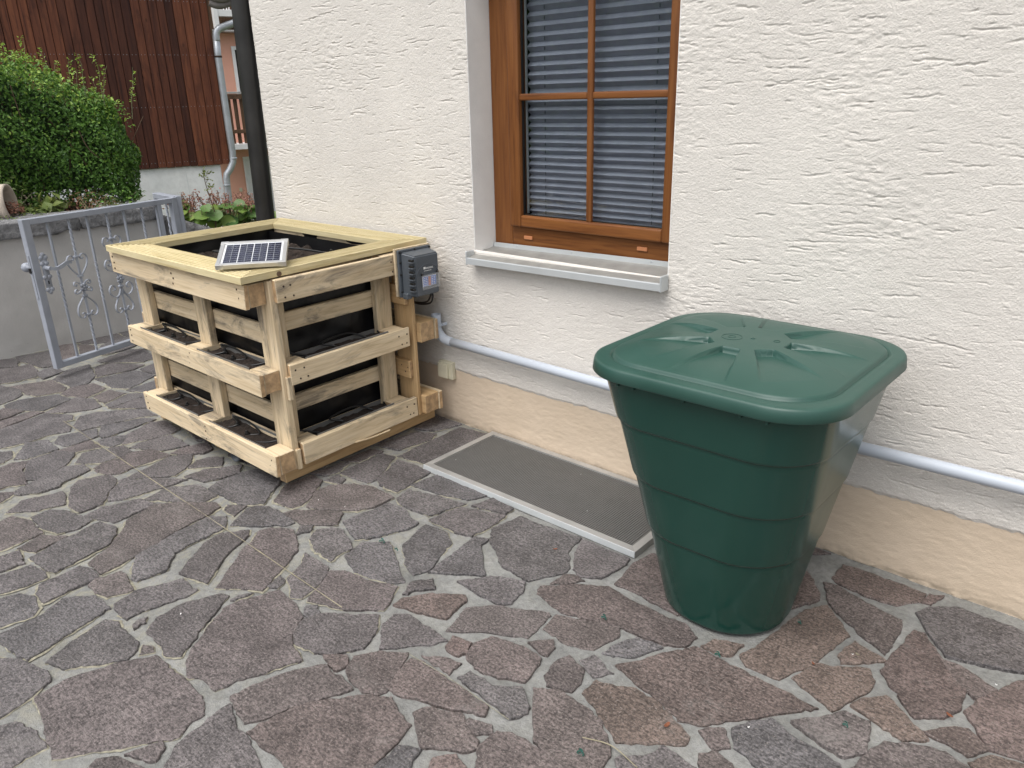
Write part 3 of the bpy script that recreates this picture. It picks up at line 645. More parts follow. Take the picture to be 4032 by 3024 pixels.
[447,-3286,670,-3177,689,-3008,549,-2875,360,-3014,388,-3263],
[-2840,-174,-2826,-129,-2820,-60,-2826,-12,-3166,-12,-3024,-229]]

# ================================================================== SETTING: ground and patio
random.seed(11)
g = O('ground', ([(-260, -260, -1.6), (260, -260, -1.6), (260, 260, -1.6), (-260, 260, -1.6)], [[0, 1, 2, 3]]), MT['ground']); tag(g, 'green brown garden ground far below the terrace', 'ground', kind='structure')
pv = O('pavement', box(-5.83, 9, -12, -0.0, -1.5, -0.016, 0), MT['paving']); tag(pv, 'crazy paving of the yard beyond the near stones', 'pavement', kind='structure')
def mortar_sheet():
    nx, ny = 345, 176
    X, Y = np.meshgrid(np.linspace(-5.82, 1.2, nx), np.linspace(-3.6, 0.012, ny))
    Z = -0.0075 + 0.0022*vnoise(ny, nx, 6, 6, 3) + 0.0012*vnoise(ny, nx, 2.2, 2.2, 4)
    return gridmesh('patio', X, Y, Z, MT['mortar'], None)
patio = mortar_sheet(); tag(patio, 'crazy paved patio of purple brown stones in grey mortar', 'patio', kind='structure')
STONE_BASE = [(.119, .109, .110), (.121, .109, .109), (.124, .106, .104), (.118, .109, .109), (.125, .108, .104), (.116, .109, .111)]
def flagstone(flat):
    pts = [Vector((flat[i]/1000.0, flat[i+1]/1000.0)) for i in range(0, len(flat), 2)]
    n = len(pts); cx = sum(p.x for p in pts)/n; cy = sum(p.y for p in pts)/n
    EXP = .0060 if cx < -2.3 else .0048
    co = []
    for i in range(n):                                   # mitred offset of the outline
        e0 = (pts[i] - pts[i-1]).normalized(); e1 = (pts[(i+1) % n] - pts[i]).normalized()
        n0 = Vector((e0.y, -e0.x)); n1 = Vector((e1.y, -e1.x)); m = n0 + n1
        if m.length < .2: co.append(pts[i]); continue
        m.normalize(); co.append(pts[i] + m*EXP/max(.45, m.dot(n0)))
    out = []; ph = [random.uniform(0, 6.28) for _ in range(3)]; L0 = 0.0
    for i in range(n):
        a, b = co[i], co[(i+1) % n]; d = b - a; L = d.length
        if L < 1e-3: continue
        k = max(1, int(round(L/0.013))); nr = Vector((d.y, -d.x)).normalized()
        for j in range(k):
            s_ = L0 + L*j/k; off = 0.0 if j == 0 else .0022*math.sin(s_*47 + ph[0]) + .0012*math.sin(s_*123 + ph[1]) + random.uniform(-.0019, .0019) + (random.choice((-.005, -.004, .0)) if random.random() < .07 else 0)
            out.append(a + d*(j/k) + nr*off)
        L0 += L
    m = len(out)
    zt = random.uniform(-.0010, .0035); tx, ty = random.uniform(-.007, .007), random.uniform(-.007, .007)
    def nrm(i):
        d = out[(i+1) % m] - out[i-1]; return Vector((d.y, -d.x)).normalized() if d.length > 1e-6 else Vector((0, 0))
    V = []
    for (ins, z) in ((-0.001, -.02), (0.0, zt - .0022), (0.0022, zt)):
        for i, p in enumerate(out):
            q = p - nrm(i)*ins; V.append((q.x, q.y, z + tx*(q.x-cx) + ty*(q.y-cy)))
    F = []; MI = []
    for r in (0, 1):
        for i in range(m): F.append([r*m + i, r*m + (i+1) % m, (r+1)*m + (i+1) % m, (r+1)*m + i]); MI.append(0)
    F.append([2*m + i for i in range(m)]); MI.append(0)
    if cx < -1.75:                                       # pale crust left along parts of the edges
        base = len(V); pa, pb_ = random.uniform(0, 6.28), random.uniform(0, 6.28)
        for i, p in enumerate(out):
            w_ = .0075*max(0.0, .25 + .75*math.sin(i*.16 + pa) + .5*math.sin(i*.53 + pb_) + random.uniform(-.3, .3))
            w_ = min(.010, w_) if cx < -2.2 else min(.006, w_*.6)
            q = p + nrm(i)*(w_ + .0002); V += [(p.x, p.y, -.0035), (q.x, q.y, -.0052 if w_ > .001 else -.012)]
        for i in range(m):
            i2 = (i+1) % m; F.append([base + 2*i, base + 2*i2, base + 2*i2 + 1, base + 2*i + 1][::-1]); MI.append(1)
    return V, F, cx, cy, MI
for q in STONES:
    V, F, cx, cy, MI = flagstone(q)
    o = O('flagstone', (V, F), MT['stone'], patio, mats=[MT['crust']], mi=MI)
    c = list(random.choice(STONE_BASE))
    if cx > -1.7 and random.random() < .6: c = [c[0]*1.06, c[1]*.955, c[2]*.90]
    if cx > -0.9 and random.random() < .3: c = [.145, .112, .096]
    s = random.uniform(.82, 1.04)
    o.color = (c[0]*s, c[1]*s, c[2]*s, 1)

# ================================================================== HOUSE
house = thing('house', (-1.7, 0.0, 0.0), 'cream stucco house with coarse scratched render, beige plinth and brown window', 'house')
OX0, OX1, OZ0, OZ1 = -2.483, -1.473, 0.903, 2.151
def stucco():
    sx, sz = 0.0055, 0.0022
    nx, nz = 874, 929
    xs = -4.133 + np.arange(nx)*sx; zs = 0.276 + np.arange(nz)*sz
    xs[300] = OX0; iR = int(np.argmin(abs(xs - OX1))); xs[iR] = OX1; jB = int(np.argmin(abs(zs - OZ0))); zs[jB] = OZ0; jT = int(np.argmin(abs(zs - OZ1))); zs[jT] = OZ1
    X, Z = np.meshgrid(xs, zs)
    h = 0.0007*vnoise(nz, nx, 60, 30, 1) + 0.0004*vnoise(nz, nx, 22, 10, 2) + 0.0004*vnoise(nz, nx, 8, 4, 3) + .0004*vnoise(nz, nx, 3.0, 1.6, 9)
    dens = 0.5 + 0.5*vnoise(nz, nx, 130, 60, 21); dens2 = 0.5 + 0.5*vnoise(nz, nx, 58, 26, 22)
    rough = np.clip((dens*0.6 + dens2*0.5 - 0.52)*3.2, 0, 1)
    h += rough*(0.0010*vnoise(nz, nx, 6, 3.0, 5) + 0.0011*vnoise(nz, nx, 3.6, 3, 6) - .0005)
    rg = random.Random(4)
    cnt = 0
    while cnt < 5200:
        x = rg.uniform(-4.13, .66); z = rg.uniform(.30, 2.31)
        ix, iz = int((x + 4.133)/sx), int((z - .276)/sz)
        if ix >= nx or iz >= nz: continue
        if rg.random() > 0.22 + 1.0*float(dens[iz, ix])**2: continue
        cnt += 1
        L = min(.20, 0.006 + rg.expovariate(1/0.022)); big = rg.random() < .13
        if big: L = min(.34, L + .06)
        dep = rg.uniform(.0011, .0036) * (1.35 if big else 1.0); slope = rg.gauss(0, .09); wv = rg.uniform(.0, .003); ph = rg.uniform(0, 6.3); fr = rg.uniform(20, 60)
        ww = rg.uniform(.0016, .0029)
        i0, i1 = max(0, int((x - L/2 + 4.133)/sx)), min(nx, int((x + L/2 + 4.133)/sx) + 2)
        j0, j1 = max(0, int((z - .035 - .276)/sz)), min(nz, int((z + .035 - .276)/sz) + 2)
        if i1 <= i0 or j1 <= j0: continue
        xx = X[j0:j1, i0:i1]; zz = Z[j0:j1, i0:i1]
        u = (xx - x)/(L/2); nk = max(4, int(L/.007)); jag = np.interp(xx, np.linspace(x - L/2, x + L/2, nk), [rg.uniform(-.0026, .0026) for _ in range(nk)])
        zc = z + slope*(xx - x) + wv*np.sin(xx*fr + ph) + jag
        dz = zz - zc; tp = np.clip(1 - np.abs(u)**7, 0, 1) * (0.3 + .7*np.interp(xx, np.linspace(x - L/2, x + L/2, nk), [rg.random() for _ in range(nk)]))
        pr = np.where(dz > 0, np.exp(-(dz/(ww*.62))**2), np.exp(-(dz/(ww*1.5))**2))
        h[j0:j1, i0:i1] -= dep*tp*pr
        h[j0:j1, i0:i1] += 0.16*dep*tp*np.exp(-((dz - ww*1.9)/(ww*.9))**2)
    # ragged lower edge, rounded outer corner, soft edge at the window opening
    low = np.clip((Z - .276)/.012, 0, 1); h -= .006*(1 - low)
    co = np.clip((X + 4.133)/.02, 0, 1); h -= .012*(1 - co)**2
    e = np.maximum.reduce([OX0 - X, X - OX1, OZ0 - Z, Z - OZ1]); h -= .006*np.clip(1 - e/.012, 0, 1)**2
    edge = vnoise(2, nx, 1, 9, 31)[0]*.0022 + vnoise(2, nx, 1, 3, 32)[0]*.004
    Zs = Z + np.clip(1 - (Z - .276)/.03, 0, 1)*edge[None]
    xm = (xs[:-1] + xs[1:])/2; zm = (zs[:-1] + zs[1:])/2
    XM, ZM = np.meshgrid(xm, zm)
    keep = ~((XM > OX0) & (XM < OX1) & (ZM > OZ0) & (ZM < OZ1))
    return gridmesh('stucco_wall', X, -h, Zs, MT['stucco'], house, True, keep)
stucco()
def plinth():
    sx, sz = 0.006, 0.004
    nx, nz = 801, 82
    X, Z = np.meshgrid(-4.133 + np.arange(nx)*sx, -0.03 + np.arange(nz)*sz)
    h = .0012*vnoise(nz, nx, 24, 30, 41) + .0005*vnoise(nz, nx, 3, 7, 42) + .0005*vnoise(nz, nx, 2.0, 2.4, 43) + .0003*vnoise(nz, nx, 7, 2.6, 44)
    h -= .004*np.clip(1 - (Z + .004)/.016, 0, 1)*(vnoise(nz, nx, 4, 8, 45) > -.2)
    return gridmesh('plinth', X, .006 - h, Z, MT['plinth'], house, True)
plinth()
O('side_wall', box(-4.128, -4.0, .012, 9, -1.6, 6.0, 0), MT['stucco'], house)
O('upper_wall', box(-4.131, 8, .0, .25, 2.3176, 6.0, 0), MT['stucco'], house)
O('right_wall', box(.668, 8, .0, .25, -1.0, 2.315, 0), MT['stucco'], house)
O('unseen_eave', box(-4.9, 9, -.95, .3, 6.0, 6.16, .01), MT['oldwood_x'], house)  # unseen eave, added to block sky light from above
for nm, b in (('reveal', (OX0 - .12, OX0, .004, .30, OZ0 - .01, OZ1)), ('reveal', (OX1, OX1 + .12, .004, .30, OZ0 - .01, OZ1)), ('reveal', (OX0 - .12, OX1 + .12, .004, .30, OZ1, OZ1 + .1)), ('reveal', (OX0 - .1, OX1 + .1, .012, .30, OZ0 - .08, OZ0 - .012))):
    O(nm, box(*b, b=.0015), MT['reveal'], house)
# black box added behind the window to keep it dark inside
O('dark_box', join(box(-2.62, -1.34, .72, .74, .7, 2.4, 0), box(-2.64, -2.62, .21, .74, .7, 2.4, 0), box(-1.34, -1.32, .21, .74, .7, 2.4, 0), box(-2.62, -1.34, .21, .74, 2.38, 2.40, 0), box(-2.62, -1.34, .21, .74, .70, .72, 0)), MT['dark'], house)
# window frame > sash, muntins, panes
FY = .142
win = bpy.data.objects.new('window', None); COL.objects.link(win); win.parent = house; win.location = Vector((-1.98, .15, .9)) - WL['house']; reg(win, (-1.98, .15, .9))
O('frame_stile', box(OX0 + .001, -2.372, FY, .20, .906, OZ1 - .001, .006, seg=2), MT['frame'], win); O('frame_stile', box(-1.512, OX1 - .001, FY, .20, .906, OZ1 - .001, .006, seg=2), MT['frame'], win)
O('frame_rail', box(-2.372, -1.512, FY + .001, .20, OZ1 - .091, OZ1 - .001, .006, seg=2), MT['frame_x'], win)
O('frame_rail', box(-2.372, -1.512, FY + .001, .20, .906, 1.004, .005, seg=2), MT['frame_x'], win)
for nm, b, m in (('sash_stile', (-2.3665, -2.303, .118, .175, 1.0065, 2.056), 'frame'), ('sash_stile', (-1.577, -1.5135, .118, .175, 1.0065, 2.056), 'frame'),
                 ('sash_rail', (-2.303, -1.577, .119, .175, 1.0065, 1.058), 'frame_x'), ('sash_rail', (-2.303, -1.577, .119, .175, 1.995, 2.056), 'frame_x')):
    O(nm, box(*b, b=.009, seg=3), MT[m], win, True)
O('muntin', box(-1.9455, -1.9185, .124, .143, 1.056, 1.997, .007, seg=3), MT['frame'], win, True)
O('muntin', box(-2.305, -1.9460, .1245, .143, 1.541, 1.568, .007, seg=3), MT['frame_x'], win, True)
O('muntin', box(-1.9180, -1.575, .1245, .143, 1.541, 1.568, .007, seg=3), MT['frame_x'], win, True)
O('gasket', box(-2.3715, -2.3670, .130, .150, 1.005, 2.057, 0), MT['rubber'], win); O('gasket', box(-2.3035, -2.2975, .140, .150, 1.057, 1.996, 0), MT['rubber'], win); O('gasket', box(-2.2975, -1.580, .140, .150, 1.0575, 1.062, 0), MT['rubber'], win)
for x0, x1 in ((-2.302, -1.932), (-1.931, -1.578)):
    for z0, z1 in ((1.059, 1.554), (1.555, 1.996)):
        O('pane', box(x0, x1, .146, .149, z0, z1, 0), MT['glass'], win)
O('glazing_spacer', box(-2.290, -2.283, .152, .160, 1.066, 1.99, 0), MT['alu'], win)
for x0, z0 in ((-2.300, .950), (-1.697, .962)):
    O('weep_cap', box(x0, x0 + .048, FY - .006, FY + .004, z0, z0 + .016, .003, seg=2), MT['ochre'], win)
# sill (slightly falling to the left, as the photo shows)
def sillz(c): return Vector((c[0], c[1], c[2] + .015*(c[0] + 2.48)))
def sill_prof():
    pr = [(.131, .921), (.131, .903), (.124, .900), (-.046, .878), (-.052, .876), (-.054, .872), (-.054, .846), (-.050, .846), (-.050, .868), (.126, .893), (.128, .921)]
    V, F = [], []; n = len(pr)
    for x in (-2.482, -1.468): V += [tuple(sillz((x, y, z))) for y, z in pr]
    F = [[i, (i+1) % n, n + (i+1) % n, n + i] for i in range(n)] + [list(range(n)), [n + i for i in range(n)][::-1]]
    return V, F
sill = O('window_sill', sill_prof(), MT['sill_front'], house, mats=[MT['sill_top']])
for p in sill.data.polygons:
    if p.normal.z > .8: p.material_index = 1
for x in (-2.488, -1.470):
    O('end_cap', box(x, x + .008, -.058, -.003, .842, .900, .003, fn=lambda c: sillz((c[0], c[1], c[2] + (.004 if c[2] > .87 else 0)))), MT['sill_front'], sill)
for x, z in ((-2.335, .912), (-2.02, .912), (-1.62, .912)):
    O('screw', lathe(sillz((x, .130, z)), (0, -1, 0), [(.0055, 0), (.0055, .002), (.004, .0035), (0.001, .004)], 12), MT['galv'], sill)
# pleated blind
def blind():
    z = 1.035; V, F, i = [], [], 0; zs = [z]
    while z < 1.99:
        t = (z - 1.03)/.95; p = .0265 + .0125*min(1, t*1.25); zs += [z + p*.5, z + p]; z += p
    for k, z in enumerate(zs):
        y = .198 if k % 2 == 0 else .176
        if abs(z - 1.555) < .02 and k % 2: y = .19
        V += [(-2.30, y, z), (-1.57, y, z)]
    F = [[2*k, 2*k+1, 2*k+3, 2*k+2] for k in range(len(zs)-1)]
    return V, F, zs
V, F, bz = blind()
bl = thing('pleated_blind', (-1.93, .19, 1.03), 'grey pleated blind lowered behind the window panes', 'blind')
O('pleats', (V, F), MT['blind'], bl)
cv = []
for x in (-2.205, -1.66):
    for k in range(0, len(bz) - 2, 2): cv.append(box(x, x + .004, .1765, .1785, bz[k] + .002, bz[k] + .016, 0))
O('cord_loops', join(*cv), MT['box'], bl, kind='stuff')
O('bottom_rail', box(-2.30, -1.57, .175, .20, 1.02, 1.036, .003), MT['alu_mat'], bl)

# dark downpipe at the house corner
dp = thing('downpipe', (-4.235, .0, 0), 'dark brown downpipe running up the corner of the stucco house', 'downpipe')
O('pipe', tube([(-4.262, .0, -.1), (-4.238, .0, .9), (-4.198, .0, 2.1), (-4.16, .0, 3.4), (-4.16, 0, 6.0)], .0535, 24), MT['pipe_dark'], dp, True)
O('pipe_clip', lathe((-4.172, .0, 2.9), (0, 0, 1), [(.057, 0), (.058, .004), (.058, .026), (.057, .03)], 24), MT['pipe_dark'], dp, True)

# ================================================================== GRATE over the light well
gx = lambda x, y: (x - .018*(y + .47)*1.0)
grate = thing('light_well_grate', (-1.83, -.24, 0), 'aluminium framed mesh grate over the light well at the wall foot', 'grate')
def gbar(poly, z0, z1): return prism([(gx(x, y), y) for x, y in poly], z0, z1)
GX0, GX1, GY0, GY1, FW = -2.392, -1.272, -.472, -.006, .030
for poly in ([(GX0, GY0), (GX1, GY0), (GX1 - FW, GY0 + FW), (GX0 + FW, GY0 + FW)], [(GX1, GY0), (GX1, GY1), (GX1 - FW, GY1 - FW), (GX1 - FW, GY0 + FW)],
             [(GX1, GY1), (GX0, GY1), (GX0 + FW, GY1 - FW), (GX1 - FW, GY1 - FW)], [(GX0, GY1), (GX0, GY0), (GX0 + FW, GY0 + FW), (GX0 + FW, GY1 - FW)]):
    c = np.mean(poly, 0); s = [(p[0] + (c[0]-p[0])*.0006, p[1] + (c[1]-p[1])*.0006) for p in poly]
    O('frame_bar', gbar(s, -.015, .019), MT['alu_mat'], grate)
O('frame_edge', box(GX0, GX1, GY0 - .005, GY0 - .001, -.004, .0196, .0008, fn=lambda c: Vector((c[0], c[1] + (.0 if c[2] < .01 else .003), c[2]))), MT['sill_front'], grate)  # front lip in paler metal than the bars, its highlight put into the colour
xs = np.arange(GX0 + FW, GX1 - FW, .0098); ys = np.arange(GY0 + FW, GY1 - FW, .0075)
O('wire_mesh', join(*[gbar([(x, GY0 + FW), (x + .0046, GY0 + FW), (x + .0046, GY1 - FW), (x, GY1 - FW)], .009, .0125) for x in xs], *[gbar([(GX0 + FW, y), (GX1 - FW, y), (GX1 - FW, y + .0022), (GX0 + FW, y + .0022)], .0085, .0105) for y in ys]), MT['mesh'], grate, kind='stuff')
O('dark_underlay', gbar([(GX0 + .03, GY0 + .03), (GX1 - .03, GY0 + .03), (GX1 - .03, GY1 - .03), (GX0 + .03, GY1 - .03)], .003, .006), MT['pit'], grate)  # dark sheet below the wires, painted in place of the shaded shaft

# ================================================================== PVC pipe along the wall
pp = thing('pvc_pipe', (-2.70, -.045, .45), 'light grey plastic pipe running along the foot of the stucco wall', 'pipe')
O('pipe', tube([(-2.628, -.045, .4455), (-1.69, -.045, .432), (-.22, -.045, .4515), (1.6, -.045, .46)], .0212, 20), MT['pvc'], pp, True)
O('elbow', tube(cat([(-2.722, -.045, .535), (-2.722, -.045, .505), (-2.708, -.045, .476), (-2.676, -.045, .453), (-2.635, -.045, .4455), (-2.618, -.045, .4452)], 6), .0228, 20), MT['pvc'], pp, True)
def ring(c, ax, ro, ri, h, n=24):
    V, F = lathe(c, ax, [(ri, h), (ro, h), (ro, 0), (ri, 0), (ri, h)], n, cap=False); return V, F
O('socket_end', lathe((-2.722, -.045, .520), (0, 0, 1), [(.0235, 0), (.0245, .003), (.0245, .047), (.0225, .049), (.0205, .047), (.0205, .004)], 24), MT['pvc'], pp, True)
O('clamp', join(ring((-2.722, -.045, .511), (0, 0, 1), .0285, .0235, .012), box(-2.757, -2.745, -.058, -.04, .510, .523, .002), box(-2.70, -2.69, -.03, .0, .51, .523, .002)), MT['pvc'], pp)
# wall socket
ws = thing('wall_socket', (-2.70, -.01, .275), 'square cream socket box with hinged lid low on the stucco wall', 'socket')
O('housing', box(-2.748, -2.652, -.022, .004, .232, .322, .004, seg=2), MT['cream'], ws)
O('flap_lid', box(-2.743, -2.677, -.036, -.0225, .238, .313, .004, seg=2), MT['cream'], ws)

# ================================================================== PALLET PLANTER
random.seed(23)
pl = thing('pallet_planter', (-3.3, -.5, 0), 'raised planter built from pale pallet wood with ribbed decking rim', 'planter')
def T(c): return Vector((c[0] - .045*(c[1] + .98), c[1], c[2]))
def wbox(name, x0, x1, y0, y1, z0, z1, ax, parent=pl, jit=.0015, b=.003, fam='pal_', ends=True):
    v, f = box(x0, x1, y0, y1, z0, z1, b, jit, fn=T)
    o = O(name, (v, f), MT[fam + ax], parent)
    if ends:
        o.data.materials.append(MT['end'])
        i = 'xyz'.index(ax)
        for p in o.data.polygons:
            if abs(p.normal[i]) > .9 and p.area > 1e-4: p.material_index = 1
    return o
def nails(board, pts, n, r=.0042):
    V = []
    for p in pts:
        V.append(lathe(T(p), n, [(r, -.004), (r, .0006), (r*.6, .0012)], 7))
    o = O('nails', join(*V), MT['rust'], board, kind='stuff')
# ---- front pallet, facing the yard
YF = -1.038
tiers = [(-3.885, -2.662, .088, .186), (-3.915, -2.697, .441, .535), (-3.958, -2.722, .800, .898)]
for x0, x1, z0, z1 in tiers:
    o = wbox('board', x0, x1, YF, YF + .022, z0, z1, 'x', jit=.003)
    nails(o, [(x + random.uniform(-.012, .012), YF, z0 + (z1-z0)*f + random.uniform(-.008, .008)) for x in (x0 + .03, (x0+x1)/2 + .02, x1 - .04) for f in (.2, .5, .8)], (0, -1, 0))
    for bx0, bx1 in ((x0 + .004, x0 + .098), (-3.35, -3.25), (x1 - .112, x1 - .004)):
        wbox('block', bx0, bx1, YF + .0225, -.941, z0 + .003, z1 - .003, 'x', jit=.001)
for x0, x1, dx in ((-3.945, -3.845, .0), (-3.352, -3.252, 0), (-2.806, -2.692, 0)):
    v, f = box(x0, x1, -.940, -.905, .082, .899, .003, .001, fn=lambda c, x0=x0: T((c[0] + (.03*(1 - c[2]/.9) if x0 < -3.9 else .02*(.5 - c[2]/.9)), c[1], c[2])))
    O('post', (v, f), MT['pal_z'], pl)
for z0, z1 in ((.603, .690), (.245, .333), (.80, .895), (.45, .53), (.09, .18)):
    wbox('slat', -3.97, -2.798, -.904, -.882, z0, z1, 'x', jit=.003)
# ---- side pallet, facing right along the wall
XR = -2.668
for (y0, y1, z0, z1) in ((-.895, -.215, .095, .192), (-.908, -.235, .459, .550), (-.925, -.255, .808, .905)):
    o = wbox('board', XR - .022, XR, y0, y1, z0, z1, 'y', jit=.003)
    nails(o, [(XR, y + random.uniform(-.012, .012), z0 + (z1-z0)*f) for y in (y0 + .035, y0 + .075, y1 - .06, y1 - .03) for f in (.22, .68)], (1, 0, 0))
    for b0, b1 in ((y0 + .004, y0 + .095), (-.345, -.250)):
        wbox('block', -2.768, XR - .0225, b0, b1, z0 + .003, z1 - .003, 'y', jit=.001)
for y0, y1 in ((-.903, -.838), (-.345, -.252)):
    O('post', box(-2.800, -2.7685, y0, y1, .086, .903, .003, .001, fn=T), MT['pal_z'], pl)
for z0, z1 in ((.650, .730), (.284, .358), (.82, .90), (.46, .54), (.1, .18)):
    wbox('slat', -2.824, -2.801, -.860, -.24, z0, z1, 'y', jit=.003)
for z0, z1 in ((.395, .498), (.078, .172)):
    wbox('offcut', -2.690, -2.672, -.926, -.903, z0, z1, 'z', jit=.001)
# ---- back pallet towards the house wall, its ends showing at the right
for z0, z1 in ((.095, .190), (.462, .562), (.80, .89)):
    wbox('block', -2.80, -2.642, -.189, -.097, z0 + .002, z1, 'x', jit=.001, fam='skid_')
    wbox('board', -3.95, -2.636, -.096, -.074, z0, z1, 'x', jit=.002)
O('post', box(-2.80, -2.668, -.212, -.1905, .09, .80, .003, .001, fn=T), MT['skid_z'], pl)
for z0, z1 in ((.652, .742), (.288, .375)):
    o = wbox('slat', -3.95, -2.688, -.236, -.2125, z0, z1, 'x', jit=.002, fam='skid_')
    nails(o, [(-2.72, -.236, z0 + .03), (-2.745, -.236, z0 + .06), (-2.70, -.236, z0 + .055)], (0, -1, 0))
# ---- left pallet
for z0, z1 in ((.095, .190), (.462, .552), (.80, .89)):
    wbox('board', -4.052, -4.030, -.90, -.10, z0, z1, 'y', jit=.002)
    for y0 in (-.88, -.30): wbox('block', -4.029, -3.975, y0, y0 + .1, z0, z1, 'y')
for y0 in (-.87, -.30): O('post', box(-3.974, -3.955, y0, y0 + .10, .09, .89, .002, fn=T), MT['pal_z'], pl)
# ---- skids
for x0 in (-2.792, -3.36, -3.93):
    wbox('skid', x0, x0 + .047, -.955, -.032, .002, .0865, 'y', fam='skid_', jit=.001)
# ---- splinter
O('splinter', sweep(cat([T((-2.664, -.62, .098)), T((-2.655, -.52, .092)), T((-2.64, -.43, .099))], 5), rect(.007, .004)), MT['pal_y'], pl)
# ---- ribbed decking rim: four mitred boards
Oc = [(-2.690, -1.058), (-3.920, -1.059), (-3.999, -.046), (-2.768, -.034)]
Ic = [(-2.823, -.905), (-3.765, -.905), (-3.838, -.198), (-2.888, -.205)]
def rim_board(i):
    a, b = i, (i+1) % 4
    pr = [(0, -.028), (0, -.0015), (.008, 0)]
    n = 8
    for k in range(n):
        u0 = .03 + .94*k/n; u1 = .03 + .94*(k+1)/n; d = (u1 - u0)
        pr += [(u0 + d*.08, 0), (u0 + d*.42, 0), (u0 + d*.48, -.010), (u0 + d*.96, -.010)]
    pr += [(.975, 0), (.995, -.001), (1, -.004), (1, -.028)]
    V = []
    for (oc, ic, sg) in ((Oc[a], Ic[a], 1), (Oc[b], Ic[b], -1)):
        dirv = (Vector(Oc[b]) - Vector(Oc[a])).normalized()*.0007*sg
        for t, dz in pr: V.append((oc[0] + (ic[0]-oc[0])*t + dirv.x, oc[1] + (ic[1]-oc[1])*t + dirv.y, .9355 + dz + .0006*i))
    m = len(pr)
    F = [[j, j+1, m + j + 1, m + j] for j in range(m-1)] + [[m-1, 0, m, 2*m-1], list(range(m))[::-1], [m + j for j in range(m)]]
    o = O('rim_board', (V, F), MT['rim_x' if i in (0, 2) else 'rim_y'], pl)
    return o
rims = [rim_board(i) for i in range(4)]
O('knot', lathe((-2.7005, -.885, .920), (1, -.075, 0), [(.011, 0), (.010, .0012), (.003, .0016)], 12), MT['twig'], rims[3])
# ---- black liner (crinkled) : outer faces seen between slats, inner walls above the soil
def sheet(name, p0, du, dv, nu, nv, nrm, amp, seed, parent=pl, mat='liner'):
    p0, du, dv, nrm = map(lambda q: np.array(q, float), (p0, du, dv, nrm))
    u = np.linspace(0, 1, nu); v = np.linspace(0, 1, nv); U, Vv = np.meshgrid(u, v)
    h = amp*(vnoise(nv, nu, 9, 14, seed) + .6*vnoise(nv, nu, 4, 7, seed+1) + .35*np.abs(vnoise(nv, nu, 3, 3, seed+2)))
    Pp = p0[None, None] + U[..., None]*du + Vv[..., None]*dv + h[..., None]*nrm
    X = Pp[..., 0] - .045*(Pp[..., 1] + .98)
    return gridmesh(name, X, Pp[..., 1], Pp[..., 2], MT[mat], parent)
sheet('liner', (-3.955, -.872, .10), (1.14, 0, 0), (0, 0, .80), 90, 50, (0, -1, 0), .006, 50)
sheet('liner', (-2.833, -.875, .10), (0, .64, 0), (0, 0, .80), 70, 60, (1, 0, 0), .008, 60)
sheet('liner', (-3.955, -.225, .10), (1.13, 0, 0), (0, 0, .80), 40, 40, (0, 1, 0), .005, 70)
sheet('liner', (-3.948, -.872, .10), (0, .65, 0), (0, 0, .80), 40, 40, (-1, 0, 0), .005, 80)
def inner(p, q, seed, nx, ny):
    p, q = Vector(p), Vector(q)
    n = 50; m = 16; U, W = np.meshgrid(np.linspace(0, 1, n), np.linspace(.74, .912, m))
    h = .006*(vnoise(m, n, 5, 9, seed) + .6*vnoise(m, n, 3, 4, seed+1))
    gridmesh('liner', p.x + (q.x-p.x)*U + nx*h, p.y + (q.y-p.y)*U + ny*h, W, MT['liner'], pl)
In = [(-2.838, -.88), (-3.775, -.88), (-3.852, -.182), (-2.90, -.185)]
for i, (nx, ny) in enumerate(((0, 1), (1, 0), (0, -1), (-1, 0))): inner(In[i], In[(i+1) % 4], 90 + i*3, nx, ny)
O('inner_board', box(-3.86, -2.90, -.186, -.176, .88, .9065, .001), MT['pal_x'], pl)
def soil(name, x0, x1, y0, y1, z, seed, parent, amp=.012, sh=True):
    nx, ny = max(8, int((x1-x0)/.012)), max(5, int((y1-y0)/.012))
    X, Y = np.meshgrid(np.linspace(x0, x1, nx), np.linspace(y0, y1, ny))
    Z = z + amp*(.7*vnoise(ny, nx, 6, 6, seed) + .8*vnoise(ny, nx, 2.2, 2.2, seed+1) + .5*vnoise(ny, nx, 1.3, 1.3, seed+2))
    if sh: X = X - .045*(Y + .98)
    return gridmesh(name, X, Y, Z, MT['soil'], parent, False)
soil('soil', -3.80, -2.84, -.89, -.18, .842, 200, pl, .016)
